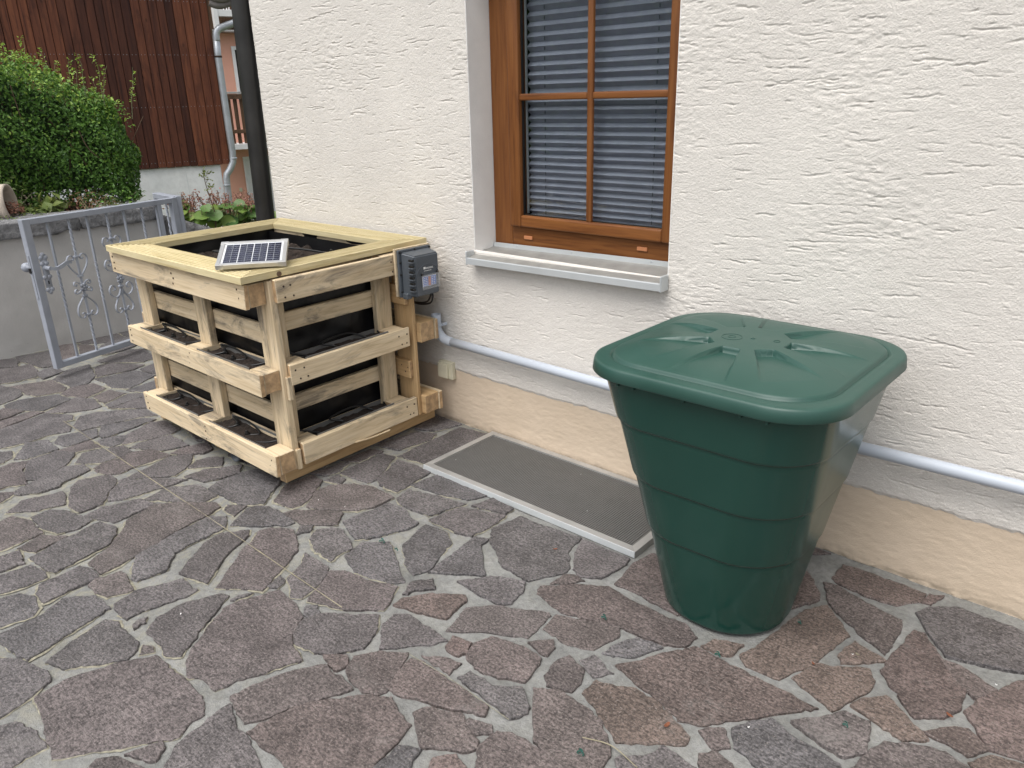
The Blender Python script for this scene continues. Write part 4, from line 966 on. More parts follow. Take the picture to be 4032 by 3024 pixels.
# ---- troughs with soil behind the lower and middle boards
for ti, (x0, x1, z0, z1) in enumerate(tiers[:2]):
    for k, (a, b) in enumerate(((x0 + .10, -3.352), (-3.248, x1 - .114))):
        soil('tray_soil', a, b, -1.012, -.870, z1 - .020, 210 + 7*ti + 3*k, pl, .006)
        wbox('tray_edge', a + .0, b - .0, -1.0155, -1.0125, z1 - .05, z1 + .003, 'x', fam='skid_', ends=False, b=0).data.materials[0] = MT['mesh']
        wbox('tray_edge', a + .01, b - .005, -.904, -.900, z1 - .05, z1 - .004, 'x', fam='skid_', ends=False, b=0).data.materials[0] = MT['mesh']
        wbox('tray_end', a, a + .004, -1.01, -.905, z1 - .06, z1 - .006, 'y', ends=False, b=0)
        wbox('tray_end', b - .004, b, -1.01, -.905, z1 - .06, z1 - .006, 'y', ends=False, b=0)
for k, (y0, y1, z1) in enumerate(((-.798, -.348, .192), (-.81, -.348, .550))):
    soil('tray_soil', -2.828, -2.69, y0, y1, z1 - .022, 240 + 4*k, pl, .006)
    wbox('tray_edge', -2.6965, -2.6915, y0, y1, z1 - .05, z1 + .003, 'y', fam='skid_', ends=False, b=0).data.materials[0] = MT['mesh']
    wbox('tray_edge', -2.800, -2.796, y0, y1, z1 - .05, z1 - .004, 'y', fam='skid_', ends=False, b=0).data.materials[0] = MT['mesh']
# ---- drip lines
def drip(label, pts, emit):
    t = thing('drip_line', tuple(T(pts[0])), label, 'drip hose', 'drip hoses lying in the planter')
    O('hose', tube([T(p) for p in cat(pts, 7)], .0048, 8), MT['rubber'], t, True)
    for e in emit:
        e = T(e)
        O('emitter', join(lathe(e, (0, 0, 1), [(.004, -.022), (.005, .0), (.012, .002), (.012, .014), (.007, .016), (.006, .024), (.003, .026)], 10), box(e.x - .004, e.x + .016, e.y - .003, e.y + .003, e.z + .005, e.z + .011, .001)), MT['rubber'], t)
for nm, a, b, z in (('middle left trough', -3.80, -3.36, .505), ('middle right trough', -3.23, -2.83, .505), ('bottom left trough', -3.77, -3.36, .155), ('bottom right trough', -3.22, -2.80, .155)):
    L = b - a
    drip('black drip hose with emitters in the %s of the planter front' % nm, [(a - .01, -.965, z + .012), (a + .05, -.985, z + .008), (a + .10, -.94, z + .022), (a + .02, -.915, z + .032), (a + .14, -.905, z + .03), (a + .6*L, -.92, z + .012), (a + .52*L, -.965, z + .008), (a + .64*L, -.99, z + .006), (a + .85*L, -.955, z + .01), (b - .01, -.91, z + .022)],
         [(a + .095, -.94, z + .008), (a + .5*L, -.962, z + .004)])
for nm, z in (('bottom', .152), ('middle', .512)):
    drip('black drip hose with emitters in the %s trough on the planter side' % nm, [(-2.80, -.84, z + .05), (-2.76, -.76, z + .02), (-2.715, -.70, z + .012), (-2.735, -.62, z + .03), (-2.79, -.66, z + .045), (-2.80, -.5, z + .05), (-2.74, -.42, z + .016), (-2.72, -.37, z + .01), (-2.77, -.35, z + .03)],
         [(-2.74, -.62, z + .004), (-2.735, -.47, z + .004)])
drip('thin grey drip hose lying on the soil in the top of the planter', [(-3.30, -.62, .862), (-3.42, -.66, .885), (-3.56, -.70, .888), (-3.62, -.60, .87), (-3.4, -.40, .875), (-3.05, -.36, .872), (-2.98, -.45, .866), (-3.02, -.55, .862)], [(-3.30, -.76, .858), (-3.1, -.33, .862)])
# stub of drain pipe under the planter
ds = O('drain_stub', lathe((-3.115, -.985, .030), (-.25, 1, 0), [(.021, .3), (.025, .3), (.025, 0), (.0215, 0), (.0215, .2), (.0, .2)], 20, cap=False), MT['box'], None, True)
tag(ds, 'grey drain pipe stub poking out under the pallet planter', 'drain pipe')

# ================================================================== SOLAR PANEL on the rim
sp = thing('solar_panel', (-2.88, -1.05, .94), 'small solar panel with white frame propped on the planter rim corner', 'solar panel')
def rotm(a, b):
    ca, sa, cb, sb = math.cos(a), math.sin(a), math.cos(b), math.sin(b)
    return Vector((ca, sa, 0)), Vector((-sa*cb, ca*cb, sb)), Vector((sa*sb, -ca*sb, cb))
SX, SY, SZ = rotm(R(52.2), R(15.2)); SO = Vector((-2.868, -1.060, .9625)); W_, L_, TH = .268, .217, .019
def sbox(x0, x1, y0, y1, z0, z1, b=.0008): return obox(SO, SX, SY, SZ, x0, x1, y0, y1, z0, z1, b)
fw = .016
for q in ((0, W_, 0, fw), (0, W_, L_ - fw, L_), (0, fw, fw, L_ - fw), (W_ - fw, W_, fw, L_ - fw)): O('frame_bar', sbox(q[0], q[1], q[2], q[3], -TH, 0), MT['alu'], sp)
O('backsheet', sbox(fw - .004, W_ - fw + .004, fw - .004, L_ - fw + .004, -.008, -.004, 0), MT['cellback'], sp)
cw = (W_ - 2*fw - .014)/4; ch = (L_ - 2*fw - .016)/9
for i in range(4):
    for j in range(9):
        x = fw + .007 + i*cw; y = fw + .008 + j*ch
        c = O('cell', sbox(x + .0017, x + cw - .0017, y + .0013, y + ch - .0013, -.0042, -.0032, 0), MT['cell'], sp)
    O('busbar', sbox(fw + .007 + i*cw + cw*.5 - .0007, fw + .007 + i*cw + cw*.5 + .0007, fw + .012, L_ - fw - .012, -.0031, -.0028, 0), MT['busbar'], sp)
for x in (0, W_):
    for y in (0, L_):
        x0, x1 = (-.001, .030) if x == 0 else (W_ - .030, W_ + .001); y0, y1 = (-.001, .024) if y == 0 else (L_ - .024, L_ + .001)
        O('corner_cap', join(sbox(x0, x1, *( (y0, .014) if y == 0 else (L_ - .014, y1)), -TH - .001, .0012), sbox(*( (x0, .014) if x == 0 else (W_ - .014, x1)), y0 + (.0142 if y == 0 else 0), y1 - (0 if y == 0 else .0142), -TH - .001, .0012)), MT['alu'], sp)
O('prop_leg', sweep([SO + SX*.13 + SY*.19 - SZ*.02, SO + SX*.13 + SY*.165 - Vector((0, 0, .085))], rect(.02, .006)), MT['alu'], sp)

# ================================================================== PUMP CONTROLLER on the planter side
cb = thing('pump_controller', (-2.66, -.2, .72), 'dark grey pump control box with small display on the planter side', 'control box')
CX = -2.690
def kx(d, y, z): return (CX + d, y, z)
O('backing_plate', box(CX - .002, CX + .010, -.309, -.100, .713, .930, .001), MT['pal_z'], cb)
O('flange', box(CX + .0105, CX + .026, -.302, -.108, .709, .925, .006, seg=2), MT['box'], cb)
def frustum(d0, d1, a0, a1):
    (y0, y1, z0, z1), (Y0, Y1, Z0, Z1) = a0, a1
    V = [kx(d0, y0, z0), kx(d0, y1, z0), kx(d0, y1, z1), kx(d0, y0, z1), kx(d1, Y0, Z0), kx(d1, Y1, Z0), kx(d1, Y1, Z1), kx(d1, Y0, Z1)]
    bm = bmesh.new(); vs = [bm.verts.new(v) for v in V]
    for q in ((0, 3, 2, 1), (4, 5, 6, 7), (0, 1, 5, 4), (1, 2, 6, 5), (2, 3, 7, 6), (3, 0, 4, 7)): bm.faces.new([vs[i] for i in q])
    bmesh.ops.recalc_face_normals(bm, faces=bm.faces); bmesh.ops.bevel(bm, geom=bm.edges[:], offset=.006, segments=3, affect='EDGES')
    bm.verts.index_update(); r = ([tuple(v.co) for v in bm.verts], [[v.index for v in f.verts] for f in bm.faces]); bm.free(); return r
O('housing', frustum(.024, .098, (-.290, -.118, .716, .915), (-.272, -.128, .716, .902)), MT['box'], cb)
O('foot_cover', box(CX + .026, CX + .060, -.296, -.262, .704, .732, .004), MT['box'], cb); O('foot_cover', box(CX + .026, CX + .060, -.146, -.104, .704, .732, .004), MT['box'], cb)
for k in range(6):
    z = .884 - k*.0262
    O('vent_slot', box(CX + .070, CX + .094, -.2845 + .001*k*0, -.270, z - .006, z + .004, .001), MT['rubber'], cb)
    O('vent_lip', box(CX + .068, CX + .097, -.2870, -.268, z - .0125, z - .0065, .001), MT['box'], cb)
FXX = CX + .0985
O('display', box(FXX - .001, FXX + .003, -.232, -.150, .757, .804, .001), MT['label'], cb)
O('display_field', box(FXX + .0031, FXX + .0036, -.229, -.201, .760, .801, 0), MT['lcd'], cb)
O('display_field', box(FXX + .0031, FXX + .0036, -.183, -.153, .760, .801, 0), MT['lcd'], cb)
O('display_field', box(FXX + .0031, FXX + .0036, -.199, -.185, .760, .801, 0), MT['lcdred'], cb)
dash = []
for y0 in (-.226, -.214, -.180, -.167):
    for j in range(5): dash.append(box(FXX + .0037, FXX + .0040, y0, y0 + .008, .763 + j*.0078, .7655 + j*.0078, 0))
O('display_print', join(*dash), MT['whiteprint'], cb, kind='stuff')
O('display_cover', join(box(FXX + .008, FXX + .011, -.240, -.136, .746, .812, .004, seg=2)), MT['clear'], cb)
for y in (-.236, -.142): O('hinge', box(FXX, FXX + .010, y - .005, y + .005, .809, .820, .002), MT['rubber'], cb)
O('logo_block', box(FXX, FXX + .0008, -.222, -.2095, .8365, .8465, 0), MT['whiteprint'], cb)
def text(body, size, y0, z0, parent, x):
    cu = bpy.data.curves.new('lettering', 'FONT'); cu.body = body; cu.size = size; cu.extrude = .0003
    to = bpy.data.objects.new('tmp', cu); COL.objects.link(to); bpy.context.view_layer.update()
    me = bpy.data.meshes.new_from_object(to.evaluated_get(bpy.context.evaluated_depsgraph_get()))
    V = [(x + v.co.z, y0 + v.co.x, z0 + v.co.y) for v in me.vertices]; F = [list(p.vertices) for p in me.polygons]
    bpy.data.objects.remove(to); bpy.data.curves.remove(cu); bpy.data.meshes.remove(me)
    return O('lettering', (V, F), MT['whiteprint'], parent)
text('esotec', .0165, -.2075, .8360, cb, FXX + .0006)
text('www.esotec.de', .0072, -.220, .8265, cb, FXX + .0006)
for y, z in ((-.295, .917), (-.205, .919), (-.115, .917), (-.295, .815), (-.295, .735), (-.115, .735), (-.295, .87)):
    O('screw', lathe(kx(.0255, y, z), (1, 0, 0), [(.0055, 0), (.0055, .004), (.003, .006)], 10), MT['rubber'], cb)
O('arc_rib', tube([(FXX + .0005, -.2 + .07*math.cos(a), .795 + .065*math.sin(a)) for a in np.linspace(.35, 2.8, 16)], .0018, 6), MT['box'], cb)
O('cable', tube(cat([(-2.62, -.150, .708), (-2.62, -.150, .690), (-2.655, -.135, .655), (-2.72, -.14, .64), (-2.80, -.16, .65)], 7), .0045, 10), MT['rubber'], cb, True)
O('cable', tube(cat([(-2.62, -.160, .708), (-2.63, -.158, .69), (-2.67, -.145, .66), (-2.73, -.15, .648), (-2.80, -.17, .655)], 7), .0045, 10), MT['rubber'], cb, True)

# ================================================================== RAIN BARREL
rb = thing('rain_barrel', (-.912, -.470, 0), 'dark green plastic rain barrel with square domed lid', 'rain barrel')
BC = (-.912, -.476)
def rsq(th, half, rc):
    """rounded-square outline: point at polar angle th"""
    c, s = math.cos(th), math.sin(th); ac, as_ = abs(c), abs(s); k = half - rc
    t = half/max(ac, as_)
    x, y = t*ac, t*as_
    if x > k and y > k:
        B = k*(ac + as_); t = B + math.sqrt(max(0, B*B - (2*k*k - rc*rc))); x, y = t*ac, t*as_
    return math.copysign(x, c), math.copysign(y, s)
def body():
    N = 192; V, F = [], []
    prof = []
    def half(z): return .202 + (.338 - .202)*(z/.81)
    rows = [(0.0, -.006), (.003, -.002), (.008, 0)]
    grooves = (.285, .470, .655)
    step = 0.0
    for z in np.linspace(.012, .80, 60):
        z = float(z)
        if any(abs(z - gz) < .012 for gz in grooves): continue
        rows.append((z, None))
    for gz in grooves: rows += [(gz - .0115, 'a'), (gz - .004, 'b'), (gz, 'c'), (gz + .004, 'd'), (gz + .0115, 'e')]
    rows.sort(key=lambda r: r[0])
    ang = [math.atan2(*reversed(rsq(a, 1, .55))) for a in np.linspace(0, 2*math.pi, N, endpoint=False)]
    ang = np.linspace(0, 2*math.pi, N, endpoint=False)
    for z, t in rows:
        h = half(z); st = sum(1 for gz in grooves if z > gz - .002)
        off = -.0075 + .0045*st
        if isinstance(t, float) or t == 0: off += t
        if t == 'b': off -= .0015
        if t == 'c': off -= .0060
        if t == 'd': off -= .0003
        f = z/.81; rc = h*(.88 - .42*f)
        for a in ang:
            x, y = rsq(a, h + off, rc); V.append((BC[0] + x, BC[1] + y, z + .001))
    nr = len(rows)
    for i in range(nr-1):
        for j in range(N): j2 = (j+1) % N; F.append([i*N+j, i*N+j2, (i+1)*N+j2, (i+1)*N+j])
    F.append(list(range(N))[::-1])
    return V, F
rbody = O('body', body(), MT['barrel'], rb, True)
_x, _y = rsq(R(-108), .202 + .136*.062/.81 - .0075, (.202 + .136*.062/.81)*(.88 - .42*.062/.81)); _n = Vector((math.cos(R(-104)), math.sin(R(-104)), -.17)).normalized()
O('moulded_disc', lathe((BC[0] + _x, BC[1] + _y, .062), _n, [(.024, -.014), (.024, -.0030), (.0228, -.0022), (.0, -.0022)], 28), MT['barrel'], rbody, True)
def lid():
    N = 480; HL = .372; V, F = [], []
    prof = []      # (fraction r, z, kind)
    lipz = .806
    pr = [(.975, lipz + .003), (.985, lipz), (.996, lipz + .001), (1.0, lipz + .003), (.994, lipz + .024), (.990, lipz + .032), (.983, lipz + .0365), (.972, lipz + .0385), (.95, lipz + .0395), (.915, lipz + .0405), (.892, lipz + .0410), (.886, lipz + .0400), (.880, lipz + .0345), (.874, lipz + .0345), (.866, lipz + .044)]
    for r in np.linspace(.855, .0, 190): pr.append((float(r), None))
    def dome(r):
        if r < .28: return lipz + .0805
        t = (r - .28)/(.862 - .28); return lipz + .0805 - .0330*t**2.3 if t < 1 else lipz + .046
    flo = lambda r: dome(.79) + .003*(.80 - r)/.4
    for r, z in pr:
        for j in range(N):
            a = 2*math.pi*j/N
            rc = .36 if r > .8 else .36 + .0*(1-r)
            x, y = rsq(a, HL*r, HL*r*.47)
            if z is None:
                zz = dome(r)
                da = ((a + math.pi/8 + R(0)) % (math.pi/4)) - math.pi/8      # pockets centred on multiples of 45 deg
                rr = math.hypot(x, y)/HL
                pass
                lat = abs(da)*rr; hw = .070 + .27*max(0, rr - .30)
                inn = min(1, max(0, (hw - lat)/.006)); rad = min(1, max(0, (rr*math.cos(da) - .300)/.007))*(1 if r < .84 else 0)
                k = inn*rad
                fz = zz - .0205*max(0.0, 1 - (rr - .30)/.56)
                if fz < zz: zz = zz*(1-k) + fz*k
            else: zz = z
            V.append((BC[0] + x, BC[1] + y, zz))
    nr = len(pr)
    for i in range(nr-1):
        for j in range(N): j2 = (j+1) % N; F.append([i*N+j, i*N+j2, (i+1)*N+j2, (i+1)*N+j][::-1])
    return V, F
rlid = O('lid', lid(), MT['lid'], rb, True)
O('moulding_point', lathe((BC[0] + .01, BC[1], .8858), (0, 0, 1), [(.007, 0), (.007, .002), (.004, .002), (.003, .0)], 14), MT['lid'], rlid, True)
O('moulded_badge', join(ring((BC[0] - .045, BC[1] - .02, .8862), (0, 0, 1), .030, .0285, .0012, 32), ring((BC[0] - .045, BC[1] - .02, .8862), (0, 0, 1), .012, .0105, .0012, 20), ring((BC[0] + .075, BC[1] + .015, .8862), (0, 0, 1), .010, .0085, .0012, 16)), MT['lid'], rlid, kind='stuff')
for x in (-.215, -.165, -.01, .15, .22):
    O('lid_tab', box(BC[0] + x - .004, BC[0] + x + .004, BC[1] - .356, BC[1] - .332, .792, .812, .001), MT['barrel'], rlid)
O('lid_tab', box(BC[0] + .332, BC[0] + .354, BC[1] - .20, BC[1] - .19, .792, .812, .001), MT['barrel'], rlid)

# ================================================================== GATE (open, swung towards the yard)
random.seed(31)
G0 = Vector((-5.075, -1.066, 0)); GD = Vector((-.268, .963, 0)).normalized(); GN = Vector((GD.y, -GD.x, 0)); ZU = Vector((0, 0, 1))
gate = thing('garden_gate', tuple(G0), 'grey blue wrought iron garden gate with twisted bars and scrolls standing open', 'gate')
def gp(s, z, n=0.0): return G0 + GD*s + ZU*z + GN*n
def gbox(s0, s1, z0, z1, n0=-.02, n1=.02, b=.0025): return obox(G0, GD, ZU, GN, s0, s1, z0, z1, n0, n1, b)
O('stile', gbox(0, .045, .06, .965), MT['gate'], gate); O('stile', gbox(1.055, 1.10, .06, .965), MT['gate'], gate)
O('rail', gbox(.0455, 1.0545, .930, .9645, -.0195, .0195), MT['gate'], gate); O('rail', gbox(.0455, 1.0545, .0605, .096, -.0195, .0195), MT['gate'], gate)
def bar(s, tw):
    zs = np.linspace(.095, .931, 110); V = []; F = []; ang = 0.0; pr = rect(.0125, .0125)
    for i, z in enumerate(zs):
        if any(a < z < b for a, b in tw): ang += .36
        for a, b in pr:
            aa = a*math.cos(ang) - b*math.sin(ang); bb = a*math.sin(ang) + b*math.cos(ang); V.append(tuple(gp(s + aa, z, bb)))
    for i in range(len(zs) - 1):
        for j in range(4): F.append([i*4+j, i*4+(j+1) % 4, (i+1)*4+(j+1) % 4, (i+1)*4+j])
    return V, F
BS = [.158, .294, .415, .555, .680, .817, .935]
for i, s in enumerate(BS):
    O('bar', bar(s, [(.40, .66)] if i % 2 == 0 else [(.73, .92), (.105, .31)]), MT['gate'], gate)
def scroll(s0, pts, mir=1, parent=gate):
    O('scroll', sweep(cat([gp(s0 + mir*a, z) for a, z in pts], 6), rect(.0045, .014), upv=GN), MT['gate'], parent)
P1 = [[(0, .575), (.030, .605), (.058, .645), (.067, .682), (.055, .708), (.034, .710), (.021, .694), (.030, .680), (.040, .688)],
      [(0, .455), (.028, .430), (.058, .392), (.067, .352), (.054, .324), (.032, .320), (.020, .338), (.030, .352), (.040, .344)],
      [(.006, .515), (.024, .540), (.048, .548), (.056, .532), (.044, .522), (.036, .532)], [(.006, .505), (.026, .482), (.050, .474), (.058, .490), (.046, .502), (.037, .492)]]
P2 = [[(.0, .690), (.040, .712), (.066, .745), (.058, .775), (.036, .780), (.022, .764), (.032, .752)],
      [(0, .540), (.035, .560), (.068, .575), (.083, .605), (.070, .635), (.045, .635), (.036, .612), (.050, .598), (.060, .612)],
      [(.004, .455), (.012, .41), (.050, .395), (.080, .418), (.086, .450), (.066, .474), (.044, .462), (.046, .442), (.060, .440)],
      [(0, .455), (.020, .41), (.052, .360), (.066, .322), (.055, .292), (.032, .288), (.018, .304), (.028, .318), (.038, .310)]]
for i in (1, 3, 5):
    for c in (P2 if i == 3 else P1):
        for m in (-1, 1): scroll(BS[i], c, m)
    zc = .51 if i != 3 else .505
    O('flower', join(*[lathe(gp(BS[i] + .017*math.cos(a), zc + .017*math.sin(a), .012), GN, [(.011, -.004), (.012, 0), (.007, .005), (.001, .006)], 8) for a in np.linspace(0, 2*math.pi, 6)[:5]], lathe(gp(BS[i], zc, .014), GN, [(.009, -.004), (.009, .002), (.004, .007)], 8)), MT['gate'], gate, True)
    for z in ((.70, .578, .455, .334) if i != 3 else (.768, .690, .458, .30)): O('collar', gbox(BS[i] - .016, BS[i] + .016, z - .006, z + .006, -.011, .011), MT['gate'], gate)
# lock plate, handle, knob
lp = O('lock_plate', join(gbox(.052, .090, .53, .755, .0205, .0245, .004), *[lathe(gp(.071 + dx, z, .021), GN, [(.014, 0), (.014, .004), (.008, .008), (.002, .009)], 10) for dx, z in ((0, .752), (-.014, .735), (.014, .735), (0, .53), (-.013, .545), (.013, .545), (-.016, .62), (.016, .62), (-.014, .70), (.014, .70))]), MT['gate'], gate, True)
O('handle', join(tube([gp(.071, .675, .02), gp(.071, .675, .075)], .012, 12), lathe(gp(.071, .675, .020), GN, [(.018, 0), (.018, .006), (.013, .01)], 14),
   sweep(cat([gp(.071, .675, .072), gp(.10, .668, .078), (gp(.135, .676, .079)), gp(.175, .692, .078), gp(.205, .688, .076)], 5), rect(.010, .020), upv=ZU, scale=[1.1 - .5*abs(i/20 - .5) for i in range(21)])), MT['gate'], lp)
O('keyhole', box(0, .001, 0, .001, 0, .001, 0) if False else obox(gp(.071, .590, .0247), GD, ZU, GN, -.004, .004, -.012, .008, 0, .001, .0005), MT['rubber'], lp)
O('lock_edge', obox(G0, GD, ZU, GN, -.004, -.0005, .50, .76, -.009, .009, .001), MT['gate'], gate)
O('latch', obox(G0, GD, ZU, GN, -.012, .0, .655, .685, -.007, .007, .002), MT['rubber'], gate)
kn = gp(.045, .690, -.02)
O('knob', join(lathe(gp(.022, .680, -.0205), -GN, [(.010, 0), (.010, .03), (.022, .036), (.029, .05), (.027, .066), (.016, .076), (.002, .079)], 18)), MT['gate'], gate, True)
# short fixed fence panel carrying the hinges
fp = thing('fence_panel', tuple(gp(1.13, 0)), 'narrow fixed iron fence panel between the open gate and the low wall', 'fence')
FO = gp(1.125, 0); FE = Vector((-5.80, .055, 0)); FD = (FE - FO); FL = FD.length; FD.normalize(); FNn = Vector((FD.y, -FD.x, 0))
def fbox(s0, s1, z0, z1, n0=-.018, n1=.018): return obox(FO, FD, ZU, FNn, s0, s1, z0, z1, n0, n1, .002)
O('hinge_post', fbox(-.02, .02, .0, .97), MT['gate'], fp); O('wall_post', fbox(FL - .035, FL, .0, .965), MT['gate'], fp)
O('rail', fbox(.0205, FL - .0355, .930, .965, -.03, .03), MT['gate'], fp); O('rail', fbox(.0205, FL - .0355, .062, .097), MT['gate'], fp)
for s in (.12, .24):
    if s < FL - .05:
        zs = np.linspace(.096, .931, 90); V = []; F = []; ang = 0
        for i, z in enumerate(zs):
            if z > .7 or z < .35: ang += .36
            for a, b in rect(.0125, .0125):
                aa = a*math.cos(ang) - b*math.sin(ang); bb = a*math.sin(ang) + b*math.cos(ang); V.append(tuple(FO + FD*(s + aa) + ZU*z + FNn*bb))
        for i in range(len(zs)-1):
            for j in range(4): F.append([i*4+j, i*4+(j+1) % 4, (i+1)*4+(j+1) % 4, (i+1)*4+j])
        O('bar', (V, F), MT['gate'], fp)
for m in (-1, 1):
    O('scroll', sweep(cat([FO + FD*(.12 + m*a) + ZU*(z + .07) for a, z in P1[0]], 6), rect(.0045, .014), upv=FNn), MT['gate'], fp)
O('hinge', lathe(gp(1.112, .80), (0, 0, 1), [(.010, 0), (.010, .07), (.006, .074)], 10), MT['gate'], fp, True); O('hinge', lathe(gp(1.112, .16), (0, 0, 1), [(.010, 0), (.010, .07), (.006, .074)], 10), MT['gate'], fp, True)

# ================================================================== RETAINING WALL, garden bed
rw = thing('retaining_wall', (-5.86, -1.5, 0), 'low grey rendered garden wall with rough granite coping behind the gate', 'wall')
def face():
    nx, nz = 480, 60
    Yv, Zv = np.meshgrid(np.linspace(-9.5, .06, nx), np.linspace(-.05, .79, nz))
    return gridmesh('render_face', -5.812 - .02*(Yv + .5)*0 + .004*vnoise(nz, nx, 20, 20, 301) + .0012*vnoise(nz, nx, 4, 4, 302), Yv, Zv, MT['grey_render'], rw)
face()
O('core', box(-6.10, -5.825, -9.5, .05, -1.5, .78, 0), MT['grey_render'], rw)
def rock(x0, x1, y0, y1, z0, z1, seed, amp=.012, fn=None):
    """rough-hewn block from displaced grid faces"""
    rg = np.random.default_rng(seed); bm = bmesh.new()
    bmesh.ops.create_cube(bm, size=1.0); bmesh.ops.subdivide_edges(bm, edges=bm.edges[:], cuts=7, use_grid_fill=True)
    ph = rg.uniform(0, 6.28, 12); fq = rg.uniform(9, 40, 12)
    for v in bm.verts:
        p = Vector((x0 + (v.co.x + .5)*(x1-x0), y0 + (v.co.y + .5)*(y1-y0), z0 + (v.co.z + .5)*(z1-z0)))
        n = Vector((math.copysign(abs(v.co.x*2)**6, v.co.x), math.copysign(abs(v.co.y*2)**6, v.co.y), math.copysign(abs(v.co.z*2)**6, v.co.z)))
        cr = max(0, abs(v.co.x*2) + abs(v.co.y*2) + abs(v.co.z*2) - 2.2)*.012
        d = sum(math.sin(p.x*fq[i] + p.y*fq[i+1] + p.z*fq[i+2] + ph[i]) for i in range(0, 9, 3))/3*amp + rg.uniform(-.35, .35)*amp
        p += n.normalized()*d - n.normalized()*cr
        v.co = fn(p) if fn else p
    bm.verts.index_update(); r = ([tuple(v.co) for v in bm.verts], [[v.index for v in f.verts] for f in bm.faces]); bm.free(); return r
yy = .045; k = 0
while yy > -9.4:
    L = random.uniform(.55, .9); O('coping_stone', rock(-6.12, -5.775 + random.uniform(-.01, .012), yy - L + .012, yy, .772 + random.uniform(-.012, .008), .868 + random.uniform(-.012, .014), 400 + k), MT['granite'], rw, True); yy -= L; k += 1
ss = O('sloping_stone', rock(-6.05, -5.80, .065, .85, .40, .80, 440, .008, fn=lambda p: Vector((p.x, p.y, p.z - .42*(p.y - .065) + .015))), MT['granite'], None, True); tag(ss, 'sloping grey stone slab beside the gate post below the bergenias', 'stone')
bed = O('garden_bed', box(-9.5, -6.0, -9.5, .06, -1.6, .80, .01), MT['earth']); tag(bed, 'raised soil bed behind the low wall', 'garden bed', kind='structure')
bank = O('lower_bank', box(-6.8, -5.9, .065, 2.6, -1.6, .40, .01), MT['earth']); tag(bank, 'lower soil bank beside the house', 'garden bed', kind='structure')

# ================================================================== FOLIAGE helpers
def leaves(C, Nn, size, rnd, rg, asp=.5, fold=.25):
    """array of folded leaf blades: centres C, facing Nn, size, per-leaf rnd -> verts, faces, rnd per vertex"""
    n = len(C); t = rg.normal(size=(n, 3)); t -= Nn*(t*Nn).sum(1, keepdims=True); t /= np.linalg.norm(t, axis=1, keepdims=True) + 1e-9
    s = np.cross(Nn, t); L = size[:, None]
    a = C - t*L*.5; b = C + t*L*.5 - Nn*L*.10; c = C + s*L*asp*.5 + Nn*L*fold*.3; d = C - s*L*asp*.5 + Nn*L*fold*.3; m = C - Nn*L*.02
    V = np.stack([a, c, b, d, m], 1).reshape(-1, 3); i = np.arange(n)*5
    F = np.concatenate([np.stack([i, i+1, i+4], 1), np.stack([i+1, i+2, i+4], 1), np.stack([i+2, i+3, i+4], 1), np.stack([i+3, i, i+4], 1)])
    return V, F, np.repeat(rnd, 5)
def leafobj(name, V, F, r, mat, parent):
    o = O(name, (V, F), MT[mat], parent)
    at = o.data.attributes.new('rnd', 'FLOAT', 'POINT'); at.data.foreach_set('value', r.astype(np.float32)); return o

